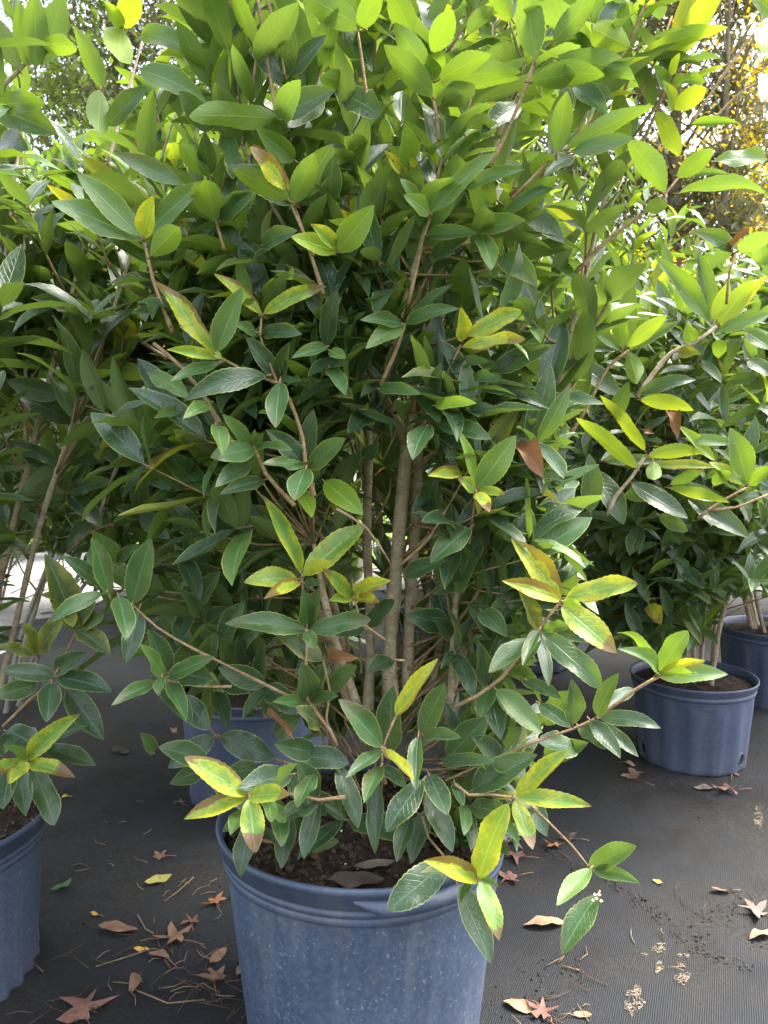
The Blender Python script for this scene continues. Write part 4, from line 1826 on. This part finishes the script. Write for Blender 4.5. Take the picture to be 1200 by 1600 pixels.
# ------------------------------------------------------------------ trees behind
def tree_leaf_material(name, a, b, trans, tf):
    m = M(name)
    rnd = m.n("NewGeometry").outputs["Random Per Island"]
    col = m.mix(rnd, a, b)
    p = m.bsdf(col, 0.6, None, 0.3)
    tr = m.n("BsdfTranslucent")
    m.put(tr.inputs["Color"], m.mix(rnd, trans, tuple(c * 0.6 for c in trans)))
    mx = m.n("MixShader")
    mx.inputs[0].default_value = tf
    m.t.links.new(p, mx.inputs[1])
    m.t.links.new(tr.outputs[0], mx.inputs[2])
    return m.done(mx.outputs[0])


TL = {
    'green': tree_leaf_material("tree_leaf_green", (0.05, 0.085, 0.03), (0.10, 0.14, 0.05), (0.30, 0.42, 0.05), 0.35),
    'olive': tree_leaf_material("tree_leaf_olive", (0.10, 0.10, 0.065), (0.17, 0.165, 0.11), (0.32, 0.30, 0.14), 0.28),  # leaf colour lightened in place of haze
    'yellow': tree_leaf_material("tree_leaf_yellow", (0.40, 0.27, 0.02), (0.55, 0.40, 0.04), (0.85, 0.60, 0.03), 0.45),
}


def tree(x, y, h, r, kind, n, label, trunk_r=0.12, low=0.25, size=0.10, clumps=40, cat="tree", name="broadleaf_tree"):
    z0 = height(x, y) - 0.03
    root = empty(name, (x, y, z0), label=label, category=cat, group="trees behind the nursery")
    g = Geo()
    lean = R.uniform(-.4, .4)
    c = spline([(0, 0, -0.2, trunk_r), (lean * .2, 0, h * .3, trunk_r * .8), (lean * .6, .1, h * .65, trunk_r * .5), (lean, .1, h * .95, trunk_r * .15)], 0.5)
    g.tube([q[:3] for q in c], [q[3] for q in c], 9)
    cl = []
    for k in range(clumps):
        f = low + (1 - low) * (k + .5) / clumps
        a = k * 2.4 + R.uniform(-.5, .5)
        w_ = r * (0.35 + 0.75 * math.sin(math.pi * min(1, (f - low) / (1 - low) * .85 + .12))) * R.uniform(.35, 1.0)
        p0 = c[min(len(c) - 1, int(f * .92 * len(c)))]
        e = Vector((p0[0] + math.cos(a) * w_, p0[1] + math.sin(a) * w_, h * f + R.uniform(-.2, .4)))
        mid = Vector(p0[:3]).lerp(e, .5) + Vector((0, 0, .12))
        g.tube([p0[:3], mid, e], [p0[3] * .35 + .006, .016, .006], 5)
        cl.append((e, R.uniform(.35, .75) * r * .45))
    link("trunk", mesh("trunk", g.v, g.f, TRUNK), root)
    gl = Geo()
    for i in range(int(n * 1.9)):
        e, cr = cl[i % len(cl)]
        v = Vector((R.gauss(0, 1), R.gauss(0, 1), R.gauss(0, .75))) * cr * .62
        p = e + v
        s_ = size * R.uniform(.5, 1.3)
        q = Matrix.Rotation(R.uniform(0, 6.28), 3, 'Z') @ Matrix.Rotation(R.uniform(-1.2, 1.2), 3, 'X')
        gl.poly([p + q @ Vector(t) * s_ for t in ((0, -.5, 0), (.28, 0, .06), (0, .55, -.05), (-.28, 0, .06))])
    setp(link("crown", mesh("crown", gl.v, gl.f, TL[kind], False), root), kind='stuff')
    return root


tree(-3.9, 15.0, 12.5, 2.3, 'green', 6000, "dark leaved tree at the back left with a bare grey trunk", 0.17, 0.12, 0.15, 70)
tree(-5.6, 16.5, 12.0, 2.0, 'olive', 8000, "thin olive tree left of the bare trunked one", 0.14, 0.15, 0.15, 60)
tree(-2.2, 17.0, 12.5, 2.0, 'olive', 5200, "thin olive tree at the back left of the middle", 0.2, 0.2, 0.15, 60)
tree(-0.1, 12.5, 10.5, 2.1, 'olive', 5200, "grey trunked tree straight behind the tall shrubs", 0.19, 0.25, 0.14, 60)
tree(2.6, 15.5, 11.5, 2.2, 'green', 6500, "green tree behind the shrubs right of the middle", 0.17, 0.12, 0.15, 70)
tree(6.3, 14.5, 11.0, 1.6, 'yellow', 2600, "tall yellow autumn tree at the back right", 0.11, 0.05, 0.10, 70)
tree(8.2, 16.0, 9.0, 1.9, 'yellow', 4600, "yellow autumn tree at the right edge", 0.1, 0.03, 0.11, 60)
tree(4.3, 11.5, 3.4, 1.3, 'yellow', 2600, "low bushy yellow tree below the pine on the right", 0.06, 0.06, 0.085, 40)
tree(5.9, 16.0, 13.0, 2.2, 'olive', 14000, "hazy olive pine behind the yellow trees", 0.2, 0.08, 0.16, 80)
tree(4.6, 20.0, 14.0, 2.8, 'olive', 9000, "second olive pine left of the hazy one", 0.2, 0.1, 0.17, 80)
tree(-6.9, 18.5, 9.0, 2.6, 'green', 6000, "broad green tree beyond the left edge of the gravel", 0.2, 0.08, 0.17, 60)
tree(1.2, 22.0, 14.0, 3.0, 'green', 6500, "tall green tree farthest back behind the middle shrubs", 0.22, 0.1, 0.2, 60)
tree(9.6, 22.0, 8.0, 3.0, 'green', 6500, "green tree far back beyond the right edge", 0.2, 0.05, 0.2, 60)

# ------------------------------------------------------------------ litter on the fabric
def lobed(n, seed, depth=0.55):
    r = random.Random(seed)
    pts = []
    for k in range(n * 4):
        a = 2 * math.pi * (k + r.uniform(-.28, .28)) / (n * 4) - math.pi / 2
        ph = (k % 4)
        rr = {0: 1.0, 1: 0.60, 2: 1 - depth - .1, 3: 0.60}[ph] * r.uniform(.55, 1.2)
        if k == 0:
            rr = 0.5
        pts.append((rr * math.cos(a), rr * math.sin(a)))
    return pts


def ground_leaf(px, py, size, shape, col, label, rot=None, curl=0.5, z=0.0, aspect=0.42, at=None, stalk=True):
    p = at or G(px, py)
    seed = int(px * 7 + py)
    r = random.Random(seed)
    a = r.uniform(0, 6.28) if rot is None else rad(rot)
    L = size
    vs, fs = [], []
    if shape == 'lobed':
        pts = lobed(5, seed)
        vs.append((0, 0, 0))
        for rr in (0.5, 1.0):
            for (x, y) in pts:
                vs.append((x * rr * L / 2, y * rr * L / 2, 0))
        n = len(pts)
        for k in range(n):
            k2 = (k + 1) % n
            fs.append((0, 1 + k, 1 + k2))
            fs.append((1 + k, 1 + n + k, 1 + n + k2, 1 + k2))
    else:
        v, uv, f = leaf_shape(8, 0.3, 0.3, 0.3, seed, 0, 0.8, r.uniform(-.5, .5))
        k = aspect / 0.38
        vs = [((q[0]) * L * k, (q[1] - .5) * L, q[2] * L * .6) for q in v]
        fs = f
    out_ = []
    ax = r.uniform(0, 3.14)
    for (x, y, zz) in vs:
        u = (x * math.cos(ax) + y * math.sin(ax)) / (L / 2)
        w_ = (-x * math.sin(ax) + y * math.cos(ax)) / (L / 2)
        h = zz + curl * L * (0.20 * u * u + 0.07 * math.sin(w_ * 4 + seed)) + (0.10 if shape == 'lobed' else 0.05) * L * noise.noise(Vector((x * 55 + seed, y * 55, 0)))
        out_.append((x, y, h))
    mn = min(q[2] for q in out_)
    out_ = [Vector((x, y, h - mn)) for (x, y, h) in out_]
    M3 = Matrix.Rotation(a, 3, 'Z')
    g = Geo()
    me = mesh("fallen_leaf", [M3 @ q for q in out_], fs, FL[col])
    zz = (wrinkle(p.x, p.y) if at is None else p.z) + 0.003 + z
    o = link("fallen_leaf", me, None, (p.x, p.y, zz))
    setp(o, label=label, category="fallen leaf", group="dead leaves lying on the black fabric")
    if stalk:
        y0 = -L * (0.25 if shape == 'lobed' else 0.5)
        g.tube([M3 @ Vector((0, y0, .003)), M3 @ Vector((L * .05, y0 - L * .25, .004)), M3 @ Vector((L * .12, y0 - L * .5, .002))], [.0011, .0009, .0008], 5)
        link("stalk", mesh("stalk", g.v, g.f, FL['brown']), o)
    return o


FALLEN = [
    (250, 1346, .052, 'lobed', 'brown', "small brown star shaped leaf with long stalk on bare fabric left of the big pot", 80),
    (248, 1386, .058, 'oval', 'lime', "fallen leaf half yellow green and half brown below the small star leaf", -60),
    (337, 1420, .060, 'lobed', 'orange', "crumpled orange brown leaf close to the left side of the big pot", 20),
    (375, 1405, .050, 'oval', 'tan', "curled tan leaf touching the left side of the big pot", -40),
    (185, 1464, .080, 'oval', 'brown', "smooth brown boat shaped leaf in the middle of the left litter", 84),
    (274, 1474, .085, 'lobed', 'brown', "large flat brown lobed leaf in the middle of the left litter", 60),
    (300, 1449, .045, 'lobed', 'red', "small reddish scrap of leaf above the large lobed one", 10),
    (221, 1493, .032, 'oval', 'yellow', "small bright yellow leaf beside a brown curled one", 80),
    (249, 1502, .045, 'oval', 'brown', "brown half moon leaf beside the small yellow one", 70),
    (337, 1535, .062, 'lobed', 'brown', "brown five pointed leaf low beside the big pot", 5),
    (341, 1502, .045, 'oval', 'brown', "narrow brown leaf standing above the five pointed one", -30),
    (388, 1517, .066, 'oval', 'grey', "folded grey brown leaf leaning by the big pot near the bottom", -28),
    (212, 1546, .050, 'oval', 'brown', "narrow upright brown leaf on the bare weave near the bottom left", 8),
    (132, 1592, .100, 'lobed', 'red', "large curled reddish leaf at the bottom left edge", 30),
    (96, 1393, .052, 'oval', 'green', "fresh green leaf lying on the fabric beside the left pot", -28),
    (105, 1253, .028, 'oval', 'yellow', "tiny yellow brown leaf beyond the left pot", -70),
    (147, 1440, .026, 'oval', 'yellow', "tiny curled yellow leaf above the boat shaped one", 60),
    (280, 1257, .055, 'lobed', 'brown', "brown star leaf against the foot of the half hidden pot", 40),
    (188, 1178, .075, 'oval', 'dark', "dark cupped leaf on the fabric behind the left pot", 60),
    (271, 1146, .05, 'oval', 'brown', "brown leaf lying left of the half hidden pot", 30),
    (799, 1322, .060, 'lobed', 'brown', "brown leaf tucked behind the right side of the big pot", 20),
    (806, 1345, .070, 'lobed', 'red', "crumpled red brown leaf beside the right side of the big pot", 70),
    (795, 1378, .080, 'lobed', 'red', "dull red lobed leaf pressed to the right side of the big pot", 100),
    (866, 1334, .078, 'lobed', 'orange', "bright orange brown star leaf right of the big pot", 15),
    (890, 1318, .060, 'lobed', 'dark', "dark grey curled leaf beside the orange star leaf", 60),
    (850, 1453, .085, 'oval', 'tan', "tan boat shaped leaf on the fabric below the hanging twig", 96),
    (988, 1224, .095, 'lobed', 'brown', "brown star leaf left of the foot of the clear right pot", 25),
    (980, 1203, .050, 'oval', 'tan', "small tan leaf close to the clear right pot", 60),
    (1137, 1240, .095, 'lobed', 'red', "reddish lobed leaf in front of the clear right pot", 90),
    (1100, 1238, .060, 'oval', 'grey', "grey curled leaf in front of the clear right pot", 90),
    (1126, 1405, .042, 'oval', 'brown', "small brown leaf alone on the right fabric", 85),
    (1182, 1437, .070, 'lobed', 'grey', "grey brown crumpled leaf at the right edge", 50),
    (1190, 1472, .062, 'oval', 'tan', "tan leaf at the right edge below the grey one", 110),
    (1028, 1390, .026, 'oval', 'yellow', "tiny yellow brown leaf caught on the fold of the fabric", 40),
    (808, 1584, .050, 'oval', 'tan', "tan leaf at the bottom edge right of the big pot", 60),
    (846, 1594, .060, 'lobed', 'red', "maroon leaf at the bottom edge right of the big pot", 20),
    (910, 1595, .030, 'oval', 'tan', "tiny tan leaf at the bottom edge below the painted sun flecks", 80),
    (1150, 1215, .03, 'oval', 'brown', "narrow brown leaf at the right foot of the clear right pot", 5),
]
for (px, py, s_, sh, c_, lb, ro) in FALLEN:
    ground_leaf(px, py, s_, sh, c_, lb, ro, R.uniform(.4, 1.0), 0.0, R.uniform(.36, .48), None, sh == 'lobed' or R.random() < .3)
# dead leaves on the soil of the big pot
zsoil = 0.36
for (px, py, s_, c_, lb, ro) in ((585, 1357, .058, 'grey', "grey dry leaf lying on the soil of the big pot", 105), (556, 1383, .075, 'dark', "dark curled leaf on the soil against the front rim of the big pot", 92), (425, 1318, .035, 'brown', "brown leaf scrap on the soil at the left of the big pot", 80)):
    ground_leaf(px, py, s_, 'oval', c_, lb, ro, .4, 0, .4, G(px, py, zsoil + .008), False)

# twigs, straw and needles
def litter(name, spots, n, mat, lr, rr, label=None):
    g = Geo()
    for i in range(n):
        cx, cy, sp = spots[i % len(spots)]
        p = G(R.gauss(cx, sp), R.gauss(cy, sp * .6))
        a = R.uniform(0, 3.14)
        L = R.uniform(*lr)
        d = Vector((math.cos(a), math.sin(a), 0)) * L
        k = Vector((-d.y, d.x, 0)) * R.uniform(-.2, .2)
        z = wrinkle(p.x, p.y) + 0.003
        q = Vector((p.x, p.y, z))
        g.tube([q - d * .5, q + k + Vector((0, 0, R.uniform(0, .004))), q + d * .5 + Vector((0, 0, R.uniform(0, .003)))], [rr, rr, rr * .6], 4)
    return setp(link(name, mesh(name, g.v, g.f, mat), None), kind='stuff', label=label)


litter("needle_litter", [(260, 1480, 70), (300, 1550, 60), (200, 1520, 60), (330, 1500, 40), (90, 1580, 30), (380, 1560, 30), (1130, 1450, 60), (850, 1560, 40)], 70, NEEDLE, (.03, .09), .0007)
litter("straw_litter", [(260, 1470, 60), (320, 1530, 60), (230, 1540, 60), (290, 1400, 40), (950, 1500, 120), (860, 1590, 40), (190, 1330, 60)], 60, STRAW, (.015, .05), .001)
for (pts, lb) in ((((258, 1418), (276, 1406), (303, 1382)), "pale bent twig on the fabric between the litter and the half hidden pot"), (((215, 1440), (228, 1462), (240, 1468)), "hooked straw above the large lobed leaf"),
                  (((150, 1522), (190, 1508), (232, 1494)), "reddish dry stalk lying left of the small yellow leaf"), (((212, 1556), (240, 1568), (262, 1578), (320, 1572)), "thin red stalk trailing right of the narrow upright leaf"),
                  (((1142, 1225), (1150, 1170), (1155, 1130)), "pale straw leaning on the clear right pot"), (((878, 1520), (905, 1528)), "short straw on the fabric below the hanging twig")):
    g = Geo()
    g.tube([Vector((*G(x, y)[:2], wrinkle(*G(x, y)[:2]) + .004)) for x, y in pts], [.0014] * len(pts), 5)
    o0 = Vector(g.v[0])
    setp(link("dry_stalk", mesh("dry_stalk", [v - o0 for v in g.v], g.f, STRAW), None, o0), label=lb, category="twig", group="dry stalks on the fabric")

# mud crumbs and the crumbling fold
g = Geo()


def crumb(g, p, s):
    b = len(g.v)
    q = Matrix.Rotation(R.uniform(0, 6.28), 3, Vector((R.random(), R.random(), R.random() + .1)).normalized())
    for c in ((1, 0, 0), (-1, 0, 0), (0, .8, 0), (0, -.8, 0), (0, 0, .5), (0, 0, -.5)):
        g.v.append(q @ Vector(c) * s * R.uniform(.6, 1.2) + p)
    for f in ((0, 2, 4), (2, 1, 4), (1, 3, 4), (3, 0, 4), (2, 0, 5), (1, 2, 5), (3, 1, 5), (0, 3, 5)):
        g.f.append(tuple(b + i for i in f))


fold = [(830, 1335), (900, 1360), (960, 1390), (1015, 1430), (1060, 1470), (1110, 1500), (1190, 1530)]
for i in range(1000):
    if i % 3 == 0:
        t = R.uniform(0, len(fold) - 1.001)
        a, b = fold[int(t)], fold[int(t) + 1]
        f = t - int(t)
        px, py, sp = a[0] + (b[0] - a[0]) * f, a[1] + (b[1] - a[1]) * f, 7
    else:
        px, py, sp = R.choice(((1120, 1470, 40), (960, 1260, 50), (850, 1530, 40), (300, 1540, 60), (1150, 1430, 30), (880, 1180, 60), (220, 1130, 40), (820, 1580, 30), (1000, 1300, 70), (160, 1480, 70), (300, 1440, 60)))
    p = G(R.gauss(px, sp), R.gauss(py, sp * .5))
    s = R.uniform(.001, .0045)
    crumb(g, Vector((p.x, p.y, wrinkle(p.x, p.y) + s * .3)), s)
setp(link("mud_crumbs", mesh("mud_crumbs", g.v, g.f, MUD, False)), kind='stuff')

# sun flecks near the lower right, painted as thin speckled tan sheets
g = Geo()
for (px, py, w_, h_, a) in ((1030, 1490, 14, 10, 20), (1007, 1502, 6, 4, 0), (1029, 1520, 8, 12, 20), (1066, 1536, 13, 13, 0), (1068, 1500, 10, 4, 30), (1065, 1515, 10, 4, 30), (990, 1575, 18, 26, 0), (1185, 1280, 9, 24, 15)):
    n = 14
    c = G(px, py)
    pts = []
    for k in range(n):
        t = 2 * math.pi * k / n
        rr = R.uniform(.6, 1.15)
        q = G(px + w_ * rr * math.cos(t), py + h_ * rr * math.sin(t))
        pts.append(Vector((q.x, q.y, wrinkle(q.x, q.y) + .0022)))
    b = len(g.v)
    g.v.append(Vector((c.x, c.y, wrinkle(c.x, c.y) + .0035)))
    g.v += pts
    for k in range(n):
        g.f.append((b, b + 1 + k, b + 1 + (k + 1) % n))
setp(link("painted_sun_flecks", mesh("painted_sun_flecks", g.v, g.f, SUN_FLECK)), kind='stuff')
